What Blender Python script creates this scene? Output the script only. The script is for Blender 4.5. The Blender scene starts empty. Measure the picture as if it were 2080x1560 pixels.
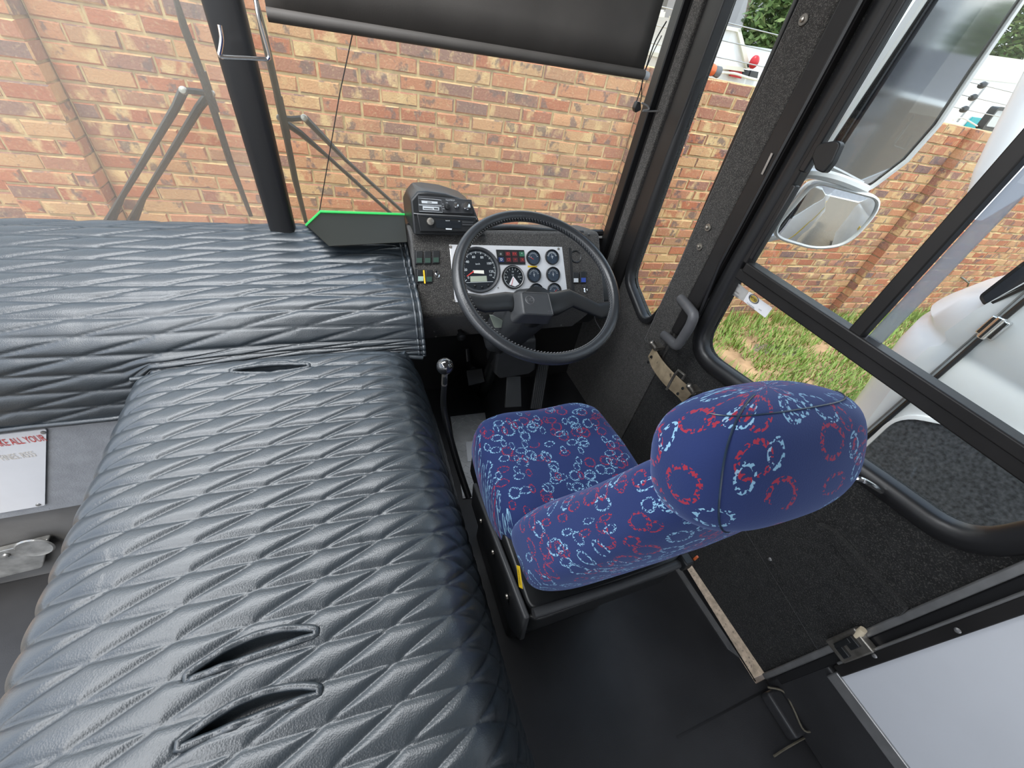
import bpy, bmesh, math, random
from mathutils import Vector as V, Matrix, noise
random.seed(7)
ZC = 2.23                      # camera height above the yard; all z below are measured from the camera height
FOC = 815.0                    # focal length for a 2080 x 1560 frame
def _cam():
    p, r, yb = (math.radians(a) for a in (41.88, -11.82, 27.69))
    cp, sp, cr, sr = math.cos(p), math.sin(p), math.cos(r), math.sin(r)
    F, X, D = V((0, cp, -sp)), V((1, 0, 0)), V((0, -sp, -cp))
    R = Matrix.Rotation(-yb, 3, 'Z')
    return [R @ (cr*X + sr*D), R @ (cr*D - sr*X), R @ F]
CR, CD, CF = _cam()
def ray(u, v): return CR*((u-1040)/FOC) + CD*((v-780)/FOC) + CF
def PP(u, v, p0, n):           # where the sight line of a photo point meets a real plane
    d = ray(u, v); n = V(n); return d*(V(p0).dot(n)/d.dot(n))
def P(u, v, x=None, y=None, z=None):
    d = ray(u, v)
    k = x/d.x if x is not None else y/d.y if y is not None else z/d.z
    return d*k
sc = bpy.context.scene; COL = sc.collection
ORG = {}
# ------------------------------------------------------------------ mesh builder
class MB:
    def __init__(s): s.v = []; s.f = []; s.m = []; s.uv = None
    def add(s, vs, fs, mi=0):
        o = len(s.v); s.v += [V(a) for a in vs]; s.f += [[i+o for i in q] for q in fs]; s.m += [mi]*len(fs); return s
    def box(s, c, size, R=None, mi=0):
        a, b, d = (q/2 for q in size); c = V(c)
        vs = [V((x, y, z)) for x in (-a, a) for y in (-b, b) for z in (-d, d)]
        if R is not None: vs = [R @ q for q in vs]
        return s.add([c+q for q in vs], [(0,1,3,2),(4,6,7,5),(0,4,5,1),(2,3,7,6),(0,2,6,4),(1,5,7,3)], mi)
    def bb(s, lo, hi, mi=0):
        lo, hi = V(lo), V(hi); return s.box((lo+hi)/2, hi-lo, None, mi)
    def prism(s, pts, d, mi=0):
        n = len(pts); d = V(d); pts = [V(p) for p in pts]
        return s.add(pts+[p+d for p in pts], [list(range(n))[::-1], list(range(n, 2*n))]+[(i, (i+1) % n, n+(i+1) % n, n+i) for i in range(n)], mi)
    def quad(s, pts, mi=0): return s.add(pts, [list(range(len(pts)))], mi)
    def loft(s, rings, closed=True, caps=True, mi=0, wrap=False):
        n = len(rings[0]); fs = []; k = len(rings)
        for j in range(k if wrap else k-1):
            for i in range(n if closed else n-1):
                a, b = j*n+i, j*n+(i+1) % n; c = ((j+1) % k)*n
                fs.append((a, b, c+(i+1) % n, c+i))
        if caps and closed and not wrap: fs += [list(range(n))[::-1], list(range((k-1)*n, k*n))]
        return s.add([p for r in rings for p in r], fs, mi)
    def tube(s, pts, r, n=8, closed=False, mi=0, sq=1.0):
        pts = [V(p) for p in pts]; k = len(pts); rr = r if isinstance(r, (list, tuple)) else [r]*k
        T = []
        for i in range(k):
            a = pts[(i-1) % k] if (closed or i > 0) else pts[i]; b = pts[(i+1) % k] if (closed or i < k-1) else pts[i]
            T.append((b-a).normalized())
        up = V((0, 0, 1)) if abs(T[0].z) < .9 else V((1, 0, 0))
        N = (up - T[0]*up.dot(T[0])).normalized(); rings = []
        for i in range(k):
            N = (N - T[i]*N.dot(T[i])).normalized(); B = T[i].cross(N)
            rings.append([pts[i] + (N*math.cos(2*math.pi*j/n) + B*(math.sin(2*math.pi*j/n)*sq))*rr[i] for j in range(n)])
        return s.loft(rings, True, not closed, mi, closed)
    def lathe(s, prof, o, ax, n=24, mi=0, caps=True):
        o, ax = V(o), V(ax).normalized()
        a = V((1, 0, 0)) if abs(ax.x) < .9 else V((0, 1, 0))
        e1 = (a - ax*a.dot(ax)).normalized(); e2 = ax.cross(e1)
        return s.loft([[o + ax*h + (e1*math.cos(2*math.pi*j/n)+e2*math.sin(2*math.pi*j/n))*max(r, 1e-5) for j in range(n)] for r, h in prof], True, caps, mi)
    def ball(s, c, r, sx=1, sy=1, sz=1, n=20, mi=0):
        c = V(c); m = n//2
        rings = [[c + V((math.cos(2*math.pi*j/n)*math.sin(math.pi*i/m)*r*sx, math.sin(2*math.pi*j/n)*math.sin(math.pi*i/m)*r*sy, math.cos(math.pi*i/m)*r*sz)) for j in range(n)] for i in range(1, m)]
        return s.loft(rings, True, True, mi)
    def ring(s, pts, nrm, prof, mi=0):
        """closed planar loop swept with a profile of (outward, along normal) offsets"""
        pts = [V(p) for p in pts]; nrm = V(nrm).normalized(); k = len(pts); c = sum(pts, V())/k; rows = []
        for i in range(k):
            t1, t2 = (pts[i]-pts[i-1]).normalized(), (pts[(i+1) % k]-pts[i]).normalized()
            m = (t1+t2).normalized().cross(nrm)
            if i == 0: sg = 1 if sum(((pts[j]-c).dot((pts[(j+1) % k]-pts[j-1]).normalized().cross(nrm)) for j in range(k))) > 0 else -1
            rows.append([pts[i] + m*(sg*a) + nrm*b for a, b in prof])
        return s.loft(rows, True, False, mi, True)
    def holes(s, outer, holes, d, mi=0):
        bm = bmesh.new()
        for loop in [outer]+holes:
            vs = [bm.verts.new(p) for p in loop]
            for i in range(len(vs)): bm.edges.new((vs[i-1], vs[i]))
        bmesh.ops.triangle_fill(bm, use_beauty=True, use_dissolve=False, edges=bm.edges[:])
        g = bmesh.ops.extrude_face_region(bm, geom=bm.faces[:])
        bmesh.ops.translate(bm, vec=V(d), verts=[e for e in g['geom'] if isinstance(e, bmesh.types.BMVert)])
        bm.verts.index_update()
        s.add([q.co.copy() for q in bm.verts], [[q.index for q in fa.verts] for fa in bm.faces], mi); bm.free(); return s
    def text(s, txt, o, ex, ey, h, depth=.0008, mi=0, align='CENTER', wx=1.0):
        cu = bpy.data.curves.new('t', 'FONT'); cu.body = txt; cu.size = 1; cu.align_x = align; cu.align_y = 'CENTER'; cu.extrude = 0; cu.resolution_u = 2
        ob = bpy.data.objects.new('t', cu); COL.objects.link(ob)
        dg = bpy.context.evaluated_depsgraph_get(); dg.update()
        me = bpy.data.meshes.new_from_object(ob.evaluated_get(dg))
        o, ex, ey = V(o), V(ex).normalized(), V(ey).normalized(); n = ex.cross(ey)
        s.add([o + ex*(q.co.x*h*wx) + ey*(q.co.y*h) + n*depth for q in me.vertices], [list(p.vertices) for p in me.polygons], mi)
        bpy.data.objects.remove(ob); bpy.data.curves.remove(cu); bpy.data.meshes.remove(me); return s
    def build(s, name, mats, parent=None, base=None, smooth=40, bevel=0, seg=2, recalc=True, label=None):
        org = ORG[parent.name] if parent is not None else V(base) if base is not None else V((0, 0, 0))
        me = bpy.data.meshes.new(name); me.from_pydata([p-org for p in s.v], [], s.f)
        mats = mats if isinstance(mats, (list, tuple)) else [mats]
        for m in mats: me.materials.append(m)
        for p, mi in zip(me.polygons, s.m): p.material_index = min(mi, len(mats)-1)
        if s.uv:
            l = me.uv_layers.new(name='UVMap')
            for lp in me.loops: l.data[lp.index].uv = s.uv[lp.vertex_index] if lp.vertex_index < len(s.uv) else (0, 0)
        if recalc:
            bm = bmesh.new(); bm.from_mesh(me); bmesh.ops.recalc_face_normals(bm, faces=bm.faces[:]); bm.to_mesh(me); bm.free()
        for p in me.polygons: p.use_smooth = True
        me.set_sharp_from_angle(angle=math.radians(smooth))
        o = bpy.data.objects.new(name, me); COL.objects.link(o)
        if parent is not None: o.parent = parent
        else: o.location = org + V((0, 0, ZC))
        ORG[o.name] = org
        if bevel:
            b = o.modifiers.new('bevel', 'BEVEL'); b.width = bevel; b.segments = seg; b.limit_method = 'ANGLE'; b.angle_limit = math.radians(40); b.harden_normals = False
        if label: o['label'] = label
        return o
def thing(name, label, cat, base, group=None):
    o = bpy.data.objects.new(name, None); COL.objects.link(o); o.location = V(base)+V((0, 0, ZC)); o.empty_display_size = .05
    ORG[o.name] = V(base); return tag(o, label, cat, group)
def tag(o, label, cat, group=None, kind=None):
    o['label'] = label; o['category'] = cat
    if group: o['group'] = group
    if kind: o['kind'] = kind
    return o
def struct(name, mb, mats, label=None, **k):
    o = mb.build(name, mats, **k); o['kind'] = 'structure'
    if label: o['label'] = label
    return o
def rpoly(pts, r, n=6):
    pts = [V(p) for p in pts]; out = []; k = len(pts); rr = r if isinstance(r, (list, tuple)) else [r]*k
    for i in range(k):
        a, b, c = pts[i-1], pts[i], pts[(i+1) % k]
        if rr[i] <= 0: out.append(b); continue
        p, q = b+(a-b).normalized()*min(rr[i], (a-b).length*.49), b+(c-b).normalized()*min(rr[i], (c-b).length*.49)
        out += [(1-t)**2*p + 2*t*(1-t)*b + t*t*q for t in [j/n for j in range(n+1)]]
    return out
def spline(pts, n=8, closed=False):
    pts = [V(p) for p in pts]; k = len(pts); out = []
    for i in range(k if closed else k-1):
        g = lambda j: pts[j % k] if closed else pts[max(0, min(k-1, j))]
        a, b, c, d = g(i-1), g(i), g(i+1), g(i+2)
        out += [.5*((2*b)+(c-a)*t+(2*a-5*b+4*c-d)*t*t+(3*b-a-3*c+d)*t**3) for t in [j/n for j in range(n)]]
    if not closed: out.append(pts[-1])
    return out
# ------------------------------------------------------------------ materials
def nt(name):
    m = bpy.data.materials.new(name); m.use_nodes = True; t = m.node_tree; b = t.nodes['Principled BSDF']; return m, t, b
def mat(name, col, rough=.5, metal=0, bump=0, bscale=200, mottle=0, mscale=8, spec=.5, coat=0, sheen=0, speck=None):
    m, t, b = nt(name); N, L = t.nodes, t.links
    b.inputs['Base Color'].default_value = (*col, 1); b.inputs['Roughness'].default_value = rough; b.inputs['Metallic'].default_value = metal
    b.inputs['Specular IOR Level'].default_value = spec; b.inputs['Coat Weight'].default_value = coat; b.inputs['Sheen Weight'].default_value = sheen
    tc = N.new('ShaderNodeTexCoord')
    src = None
    if mottle:
        n = N.new('ShaderNodeTexNoise'); n.inputs['Scale'].default_value = mscale; n.inputs['Detail'].default_value = 5; L.new(tc.outputs['Object'], n.inputs['Vector'])
        r = N.new('ShaderNodeValToRGB'); r.color_ramp.elements[0].color = (*[c*(1-mottle) for c in col], 1); r.color_ramp.elements[1].color = (*[min(1, c*(1+mottle)) for c in col], 1)
        r.color_ramp.elements[0].position = .3; r.color_ramp.elements[1].position = .7
        L.new(n.outputs['Fac'], r.inputs['Fac']); src = r.outputs['Color']
    if speck:
        n = N.new('ShaderNodeTexNoise'); n.inputs['Scale'].default_value = speck[0]; n.inputs['Detail'].default_value = 2; L.new(tc.outputs['Object'], n.inputs['Vector'])
        r = N.new('ShaderNodeValToRGB'); r.color_ramp.elements[0].position = speck[1]; r.color_ramp.elements[1].position = speck[1]+.1
        L.new(n.outputs['Fac'], r.inputs['Fac'])
        x = N.new('ShaderNodeMix'); x.data_type = 'RGBA'; L.new(r.outputs['Color'], x.inputs['Factor'])
        if src: L.new(src, x.inputs['A'])
        else: x.inputs['A'].default_value = (*col, 1)
        x.inputs['B'].default_value = (*speck[2], 1); src = x.outputs['Result']
    if src: L.new(src, b.inputs['Base Color'])
    if bump:
        n = N.new('ShaderNodeTexNoise'); n.inputs['Scale'].default_value = bscale; n.inputs['Detail'].default_value = 3; L.new(tc.outputs['Object'], n.inputs['Vector'])
        q = N.new('ShaderNodeBump'); q.inputs['Strength'].default_value = bump; q.inputs['Distance'].default_value = .002
        L.new(n.outputs['Fac'], q.inputs['Height']); L.new(q.outputs['Normal'], b.inputs['Normal'])
    return m
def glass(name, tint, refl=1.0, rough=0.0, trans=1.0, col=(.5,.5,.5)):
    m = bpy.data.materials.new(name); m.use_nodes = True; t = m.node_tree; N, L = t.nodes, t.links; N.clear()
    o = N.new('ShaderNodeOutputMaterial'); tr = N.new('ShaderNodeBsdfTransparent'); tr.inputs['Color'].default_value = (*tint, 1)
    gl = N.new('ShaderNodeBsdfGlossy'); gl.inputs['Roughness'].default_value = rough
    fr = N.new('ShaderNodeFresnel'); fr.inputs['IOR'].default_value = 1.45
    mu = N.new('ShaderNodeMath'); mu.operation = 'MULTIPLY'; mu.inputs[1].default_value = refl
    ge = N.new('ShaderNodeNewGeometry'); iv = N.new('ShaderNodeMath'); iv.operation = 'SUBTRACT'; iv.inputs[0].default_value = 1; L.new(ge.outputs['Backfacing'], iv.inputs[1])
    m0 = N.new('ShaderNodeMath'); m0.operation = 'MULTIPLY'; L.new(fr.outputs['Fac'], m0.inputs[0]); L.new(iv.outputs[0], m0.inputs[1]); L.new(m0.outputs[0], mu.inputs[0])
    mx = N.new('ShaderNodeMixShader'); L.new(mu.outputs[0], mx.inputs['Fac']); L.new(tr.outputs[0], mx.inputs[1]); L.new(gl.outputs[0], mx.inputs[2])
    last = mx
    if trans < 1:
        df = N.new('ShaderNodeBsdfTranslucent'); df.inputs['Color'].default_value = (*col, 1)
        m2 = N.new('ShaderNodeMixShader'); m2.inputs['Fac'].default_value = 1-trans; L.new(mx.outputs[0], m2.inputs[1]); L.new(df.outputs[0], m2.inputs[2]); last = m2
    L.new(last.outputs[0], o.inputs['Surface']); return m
def brick_mat():
    m, t, b = nt('fired_clay'); N, L = t.nodes, t.links
    g = N.new('ShaderNodeNewGeometry'); tc = N.new('ShaderNodeTexCoord')
    r = N.new('ShaderNodeValToRGB'); cr = r.color_ramp; cr.interpolation = 'LINEAR'
    cols = [(0, (.54, .20, .11)), (.14, (.43, .15, .09)), (.28, (.58, .27, .15)), (.40, (.36, .16, .12)), (.52, (.66, .43, .22)), (.62, (.50, .21, .13)), (.74, (.24, .15, .14)), (.84, (.56, .25, .14)), (.92, (.62, .38, .20)), (1, (.44, .17, .11))]
    cr.elements[0].position = 0; cr.elements[0].color = (*cols[0][1], 1); cr.elements[1].position = 1; cr.elements[1].color = (*cols[-1][1], 1)
    for p, c in cols[1:-1]: e = cr.elements.new(p); e.color = (*c, 1)
    L.new(g.outputs['Random Per Island'], r.inputs['Fac'])
    ad = N.new('ShaderNodeVectorMath'); ad.operation = 'MULTIPLY_ADD'; ad.inputs[1].default_value = (1, 1, 1.0)
    cb = N.new('ShaderNodeCombineXYZ'); m7 = N.new('ShaderNodeMath'); m7.operation = 'MULTIPLY'; m7.inputs[1].default_value = 37
    L.new(g.outputs['Random Per Island'], m7.inputs[0]); L.new(m7.outputs[0], cb.inputs[2]); L.new(tc.outputs['Object'], ad.inputs[0]); L.new(cb.outputs[0], ad.inputs[2])
    def layer(prev, scale, lo, hi, col, amt, vscale=(1, 1, 1)):
        mp = N.new('ShaderNodeMapping'); mp.inputs['Scale'].default_value = vscale; L.new(ad.outputs[0], mp.inputs['Vector'])
        n = N.new('ShaderNodeTexNoise'); n.inputs['Scale'].default_value = scale; n.inputs['Detail'].default_value = 4; n.inputs['Roughness'].default_value = .6; L.new(mp.outputs[0], n.inputs['Vector'])
        q = N.new('ShaderNodeMapRange'); q.inputs['From Min'].default_value = lo; q.inputs['From Max'].default_value = hi; q.inputs['To Max'].default_value = amt; L.new(n.outputs['Fac'], q.inputs['Value'])
        x = N.new('ShaderNodeMix'); x.data_type = 'RGBA'; L.new(q.outputs[0], x.inputs['Factor']); L.new(prev, x.inputs['A']); x.inputs['B'].default_value = (*col, 1); return x.outputs['Result']
    c = layer(r.outputs['Color'], 7, .54, .64, (.74, .54, .28), .85, (1, 1, .6))
    c = layer(c, 9, .57, .63, (.15, .115, .12), .75, (1, 1, .8))
    c = layer(c, 60, .55, .75, (.72, .56, .33), .5)
    c = layer(c, 150, .6, .72, (.2, .12, .08), .45)
    L.new(c, b.inputs['Base Color']); b.inputs['Roughness'].default_value = .85; b.inputs['Specular IOR Level'].default_value = .2
    n = N.new('ShaderNodeTexNoise'); n.inputs['Scale'].default_value = 90; n.inputs['Detail'].default_value = 5; L.new(tc.outputs['Object'], n.inputs['Vector'])
    q = N.new('ShaderNodeBump'); q.inputs['Strength'].default_value = .6; q.inputs['Distance'].default_value = .006; L.new(n.outputs['Fac'], q.inputs['Height']); L.new(q.outputs['Normal'], b.inputs['Normal'])
    return m
def leather_mat():
    m, t, b = nt('black_leatherette'); N, L = t.nodes, t.links
    b.inputs['Base Color'].default_value = (.022, .030, .037, 1); b.inputs['Roughness'].default_value = .39; b.inputs['Specular IOR Level'].default_value = .9; b.inputs['Coat Weight'].default_value = .28; b.inputs['Coat Roughness'].default_value = .30
    tc = N.new('ShaderNodeTexCoord')
    v = N.new('ShaderNodeTexVoronoi'); v.inputs['Scale'].default_value = 420; L.new(tc.outputs['Object'], v.inputs['Vector'])
    n = N.new('ShaderNodeTexNoise'); n.inputs['Scale'].default_value = 16; n.inputs['Detail'].default_value = 3; L.new(tc.outputs['Object'], n.inputs['Vector'])
    b1 = N.new('ShaderNodeBump'); b1.inputs['Strength'].default_value = .22; b1.inputs['Distance'].default_value = .0012; L.new(v.outputs['Distance'], b1.inputs['Height'])
    b2 = N.new('ShaderNodeBump'); b2.inputs['Strength'].default_value = .12; b2.inputs['Distance'].default_value = .006; L.new(n.outputs['Fac'], b2.inputs['Height']); L.new(b1.outputs[0], b2.inputs['Normal'])
    L.new(b2.outputs[0], b.inputs['Normal']); return m
def moquette():
    m, t, b = nt('ring_moquette'); N, L = t.nodes, t.links
    uv = N.new('ShaderNodeUVMap'); b.inputs['Roughness'].default_value = .9; b.inputs['Sheen Weight'].default_value = .35; b.inputs['Sheen Tint'].default_value = (.35, .45, .8, 1); b.inputs['Specular IOR Level'].default_value = .15
    prev = None
    base = N.new('ShaderNodeRGB'); base.outputs[0].default_value = (.018, .030, .105, 1); prev = base.outputs[0]
    def math1(op, a, bval=None, blink=None):
        q = N.new('ShaderNodeMath'); q.operation = op; L.new(a, q.inputs[0])
        if blink is not None: L.new(blink, q.inputs[1])
        elif bval is not None: q.inputs[1].default_value = bval
        return q.outputs[0]
    for scale, off, sx, r0, w, keep in ((20, (0, 0, 0), 1.0, .33, .060, .42), (22, (3.3, 1.7, 0), .8, .30, .055, .50), (26, (7.1, 4.4, 0), 1.25, .27, .06, .55)):
        mp = N.new('ShaderNodeMapping'); mp.inputs['Location'].default_value = off; mp.inputs['Scale'].default_value = (sx, 1/sx, 1); mp.inputs['Rotation'].default_value = (0, 0, off[0]*.3); L.new(uv.outputs[0], mp.inputs['Vector'])
        vo = N.new('ShaderNodeTexVoronoi'); vo.voronoi_dimensions = '2D'; vo.inputs['Scale'].default_value = scale; vo.inputs['Randomness'].default_value = .85; L.new(mp.outputs[0], vo.inputs['Vector'])
        no = N.new('ShaderNodeTexNoise'); no.inputs['Scale'].default_value = 230; no.inputs['Detail'].default_value = 1; L.new(uv.outputs[0], no.inputs['Vector'])
        n2 = N.new('ShaderNodeTexNoise'); n2.inputs['Scale'].default_value = 30; L.new(uv.outputs[0], n2.inputs['Vector'])
        d = math1('ADD', vo.outputs['Distance'], blink=math1('MULTIPLY', math1('SUBTRACT', n2.outputs['Fac'], .5), .12))
        ab = math1('ABSOLUTE', math1('SUBTRACT', d, r0)); band = math1('LESS_THAN', ab, w)
        sp = N.new('ShaderNodeSeparateColor'); L.new(vo.outputs['Color'], sp.inputs[0])
        dash = math1('GREATER_THAN', no.outputs['Fac'], .51)
        k = math1('MULTIPLY', math1('MULTIPLY', band, blink=dash), blink=math1('GREATER_THAN', sp.outputs[2], keep))
        col = N.new('ShaderNodeMix'); col.data_type = 'RGBA'; L.new(math1('GREATER_THAN', sp.outputs[0], .5), col.inputs['Factor'])
        col.inputs['A'].default_value = (.33, .022, .032, 1); col.inputs['B'].default_value = (.25, .46, .62, 1)
        x = N.new('ShaderNodeMix'); x.data_type = 'RGBA'; L.new(math1('MULTIPLY', k, .85), x.inputs['Factor']); L.new(prev, x.inputs['A']); L.new(col.outputs['Result'], x.inputs['B']); prev = x.outputs['Result']
    L.new(prev, b.inputs['Base Color'])
    no = N.new('ShaderNodeTexNoise'); no.inputs['Scale'].default_value = 500; L.new(uv.outputs[0], no.inputs['Vector'])
    q = N.new('ShaderNodeBump'); q.inputs['Strength'].default_value = .25; q.inputs['Distance'].default_value = .001; L.new(no.outputs['Fac'], q.inputs['Height']); L.new(q.outputs[0], b.inputs['Normal'])
    return m
def island_mat(name, cols, rough=.7, trans=0):
    m, t, b = nt(name); N, L = t.nodes, t.links
    g = N.new('ShaderNodeNewGeometry'); r = N.new('ShaderNodeValToRGB'); cr = r.color_ramp
    cr.elements[0].color = (*cols[0], 1); cr.elements[1].color = (*cols[-1], 1)
    for i, c in enumerate(cols[1:-1]): e = cr.elements.new((i+1)/(len(cols)-1)); e.color = (*c, 1)
    L.new(g.outputs['Random Per Island'], r.inputs['Fac']); L.new(r.outputs['Color'], b.inputs['Base Color']); b.inputs['Roughness'].default_value = rough
    return m
def checker_mat():
    m = mat('tread_plate', (.50, .51, .52), .42, .35, .15, 60, .2, 12); return m
M = {}
M['brick'] = brick_mat(); M['mortar'] = mat('sand_mortar', (.60, .47, .26), .95, 0, .8, 120, .25, 14, .1)
M['leather'] = leather_mat(); M['moq'] = moquette()
M['carpet'] = mat('black_carpet', (.013, .013, .013), .95, 0, 1.0, 260, .35, 40, .2, 0, .15, speck=(330, .55, (.05, .048, .045)))
M['lining'] = mat('grey_ribbed_lining', (.03, .028, .026), .9, 0, 1.0, 420, .3, 60, .25, 0, .2, speck=(420, .52, (.10, .094, .086)))
M['vinyl'] = mat('black_floor_vinyl', (.028, .028, .030), .42, 0, .12, 300, .25, 5, .45)
M['rubber'] = mat('black_rubber', (.012, .012, .013), .38, 0, .06, 80, 0, 8, .5)
M['bframe'] = mat('black_painted_frame', (.014, .013, .013), .45, 0, .05, 200, .2, 10, .4)
M['bplastic'] = mat('black_plastic', (.013, .014, .015), .4, 0, .05, 300, 0, 8, .45)
M['gplastic'] = mat('grey_plastic', (.10, .10, .105), .4, 0, .06, 200, .1, 20, .45)
M['wheelrim'] = mat('wheel_leather', (.022, .024, .027), .3, 0, .2, 300, 0, 8, .6)
M['screen'] = mat('dark_acrylic', (.020, .020, .015), .5, 0, 0, 10, 0, 8, .2)
M['dplastic'] = mat('dark_grey_plastic', (.042, .044, .047), .42, 0, .08, 300, .1, 20, .4)
M['alu'] = mat('brushed_aluminium', (.66, .67, .68), .32, .95, .06, 300, .06, 30)
M['galv'] = mat('dull_metal_strip', (.42, .42, .42), .4, .8, .08, 120, .15, 25)
M['chrome'] = mat('chrome', (.75, .76, .77), .12, 1.0)
M['steel'] = mat('worn_steel', (.30, .28, .25), .4, .85, .1, 90, .25, 40)
M['panel'] = mat('silver_panel', (.72, .72, .73), .42, .35, .03, 200, .05, 20)
M['white'] = mat('white_lining_board', (.62, .64, .68), .45, 0, .03, 60, .04, 4, .4)
M['wpaint'] = mat('white_vehicle_paint', (.88, .89, .91), .25, 0, 0, 10, .02, 3, .5, .3)
M['cream'] = mat('cream_paint', (.80, .78, .68), .35, 0, 0, 10, .03, 3, .5)
M['blind'] = mat('black_blind_fabric', (.075, .068, .062), .62, 0, .08, 300, .15, 6, .35)
M['teal'] = mat('teal_paint', (.02, .42, .46), .4)
M['red'] = mat('red_paint', (.55, .02, .03), .35); M['orange'] = mat('orange_lens', (.8, .17, .05), .3)
M['yellow'] = mat('yellow_tape', (.75, .50, .02), .5); M['green'] = mat('bright_green_edging', (.03, .55, .10), .45)
M['face'] = mat('black_dial', (.010, .013, .017), .35, 0, 0, 10, 0, 8, .5); M['ink'] = mat('pale_print', (.62, .66, .68), .6)
M['bluish'] = mat('dark_blue_dial', (.018, .032, .055), .3, 0, 0, 10, .3, 60, .5)
M['redink'] = mat('red_print', (.6, .05, .04), .6); M['fadeink'] = mat('faded_print', (.72, .66, .58), .7)
M['paper'] = mat('white_paper', (.80, .80, .82), .6, 0, 0, 10, .03, 10); M['gpaper'] = mat('grey_paper', (.45, .44, .42), .6, 0, 0, 10, .1, 30)
M['dink'] = mat('dark_print', (.03, .03, .03), .6); M['gold'] = mat('gold_print', (.50, .36, .06), .5)
M['gwall'] = mat('grey_textured_panel', (.33, .34, .36), .75, 0, .6, 260, .1, 30, .3)
M['gdark'] = mat('grey_kick_panel', (.16, .155, .15), .7, 0, .2, 100, .15, 10, .3)
M['lens'] = mat('clear_lens', (.36, .36, .35), .12, .4, .6, 30, .35, 22)
M['tread'] = checker_mat()
M['hide'] = mat('worn_beige_leather', (.33, .26, .17), .65, 0, .4, 120, .35, 22, .3, speck=(30, .62, (.10, .08, .06)))
M['lcd'] = mat('pale_display', (.34, .38, .30), .3); M['cap'] = mat('pale_plastic', (.55, .58, .6), .4); M['bone'] = mat('ivory_plastic', (.68, .58, .42), .45)
M['mirror'] = mat('mirror_glass', (.86, .88, .9), .015, 1.0)
M['glass'] = glass('clear_glass', (.93, .96, .95), 1.0); M['wglass'] = glass('flare_haze_windscreen', (.95, .96, .93), .6, 0, .94, (.95, .86, .66)); M['wglass2'] = glass('strong_flare_haze_windscreen', (.95, .96, .93), .6, 0, .87, (.92, .87, .76)); M['dialglass'] = glass('dial_glass', (.92, .93, .95), .8)  # windscreen panes carry a yellowish translucent veil imitating lens-flare haze
M['tint'] = mat('tinted_glass', (.03, .033, .04), .08, 0, 0, 10, 0, 8, .6); M['frost'] = glass('frosted_edge_pane', (.78, .79, .82), .5, .3, .45, (.52, .53, .57))
M['tintspeck'] = mat('speckled_dark_glass', (.10, .105, .115), .22, 0, .25, 60, .45, 70, .6)
M['soil'] = mat('dry_soil', (.46, .30, .18), .95, 0, 1.0, 60, .35, 6, .1); M['gravel'] = mat('yard_gravel', (.23, .19, .145), .95, 0, 1.0, 140, .3, 30, .15, speck=(90, .6, (.12, .10, .08)))
M['grass'] = island_mat('grass_blades', [(.20, .34, .06), (.34, .50, .12), (.16, .27, .05), (.46, .50, .18), (.28, .45, .10)])
M['leaf'] = island_mat('tree_leaves', [(.06, .13, .03), (.14, .22, .06), (.09, .16, .04), (.22, .27, .10)])
M['bark'] = mat('bark', (.2, .15, .1), .9, 0, .6, 40, .3, 10); M['farwall'] = mat('grey_far_wall', (.34, .34, .36), .8, 0, .2, 10, .1, 2)
M['wire'] = mat('bare_wire', (.45, .45, .45), .4, .6); M['ceil'] = mat('pale_ceiling', (.55, .56, .57), .6, 0, .05, 20)
M['brownp'] = mat('brown_bulkhead', (.06, .038, .028), .6, 0, .2, 60, .2, 10)
M['stitch'] = mat('grey_thread', (.16, .165, .17), .8); M['worn'] = mat('worn_vinyl_edge', (.13, .115, .085), .6, 0, .3, 90, .4, 30)
#SECTIONS
# ================================================================== CAMERA, SKY, LIGHT
cam = bpy.data.cameras.new('camera'); co = bpy.data.objects.new('camera', cam); COL.objects.link(co); sc.camera = co
cam.sensor_fit = 'HORIZONTAL'; cam.sensor_width = 36; cam.lens = 36*FOC/2080; cam.clip_start = .02; cam.clip_end = 200
co.matrix_world = Matrix.Translation((0, 0, ZC)) @ Matrix((CR, -CD, -CF)).transposed().to_4x4()
w = bpy.data.worlds.new('sky'); sc.world = w; w.use_nodes = True; t = w.node_tree; N, L = t.nodes, t.links; bg = N['Background']
tc = N.new('ShaderNodeTexCoord'); sx = N.new('ShaderNodeSeparateXYZ'); L.new(tc.outputs['Generated'], sx.inputs[0])
rp = N.new('ShaderNodeValToRGB'); rp.color_ramp.elements[0].color = (.80, .86, .92, 1); rp.color_ramp.elements[0].position = 0; rp.color_ramp.elements[1].color = (.30, .50, .86, 1); rp.color_ramp.elements[1].position = .8; L.new(sx.outputs[2], rp.inputs['Fac'])
cn = N.new('ShaderNodeTexNoise'); cn.inputs['Scale'].default_value = 3.2; cn.inputs['Detail'].default_value = 7; mp = N.new('ShaderNodeMapping'); mp.inputs['Scale'].default_value = (1, 1, 2.2); L.new(tc.outputs['Generated'], mp.inputs[0]); L.new(mp.outputs[0], cn.inputs['Vector'])
cr = N.new('ShaderNodeValToRGB'); cr.color_ramp.elements[0].position = .40; cr.color_ramp.elements[1].position = .62; L.new(cn.outputs['Fac'], cr.inputs['Fac'])
mx = N.new('ShaderNodeMix'); mx.data_type = 'RGBA'; L.new(cr.outputs['Color'], mx.inputs['Factor']); L.new(rp.outputs['Color'], mx.inputs['A']); mx.inputs['B'].default_value = (.98, .97, .95, 1)
L.new(mx.outputs['Result'], bg.inputs['Color']); bg.inputs['Strength'].default_value = 2.3
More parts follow.
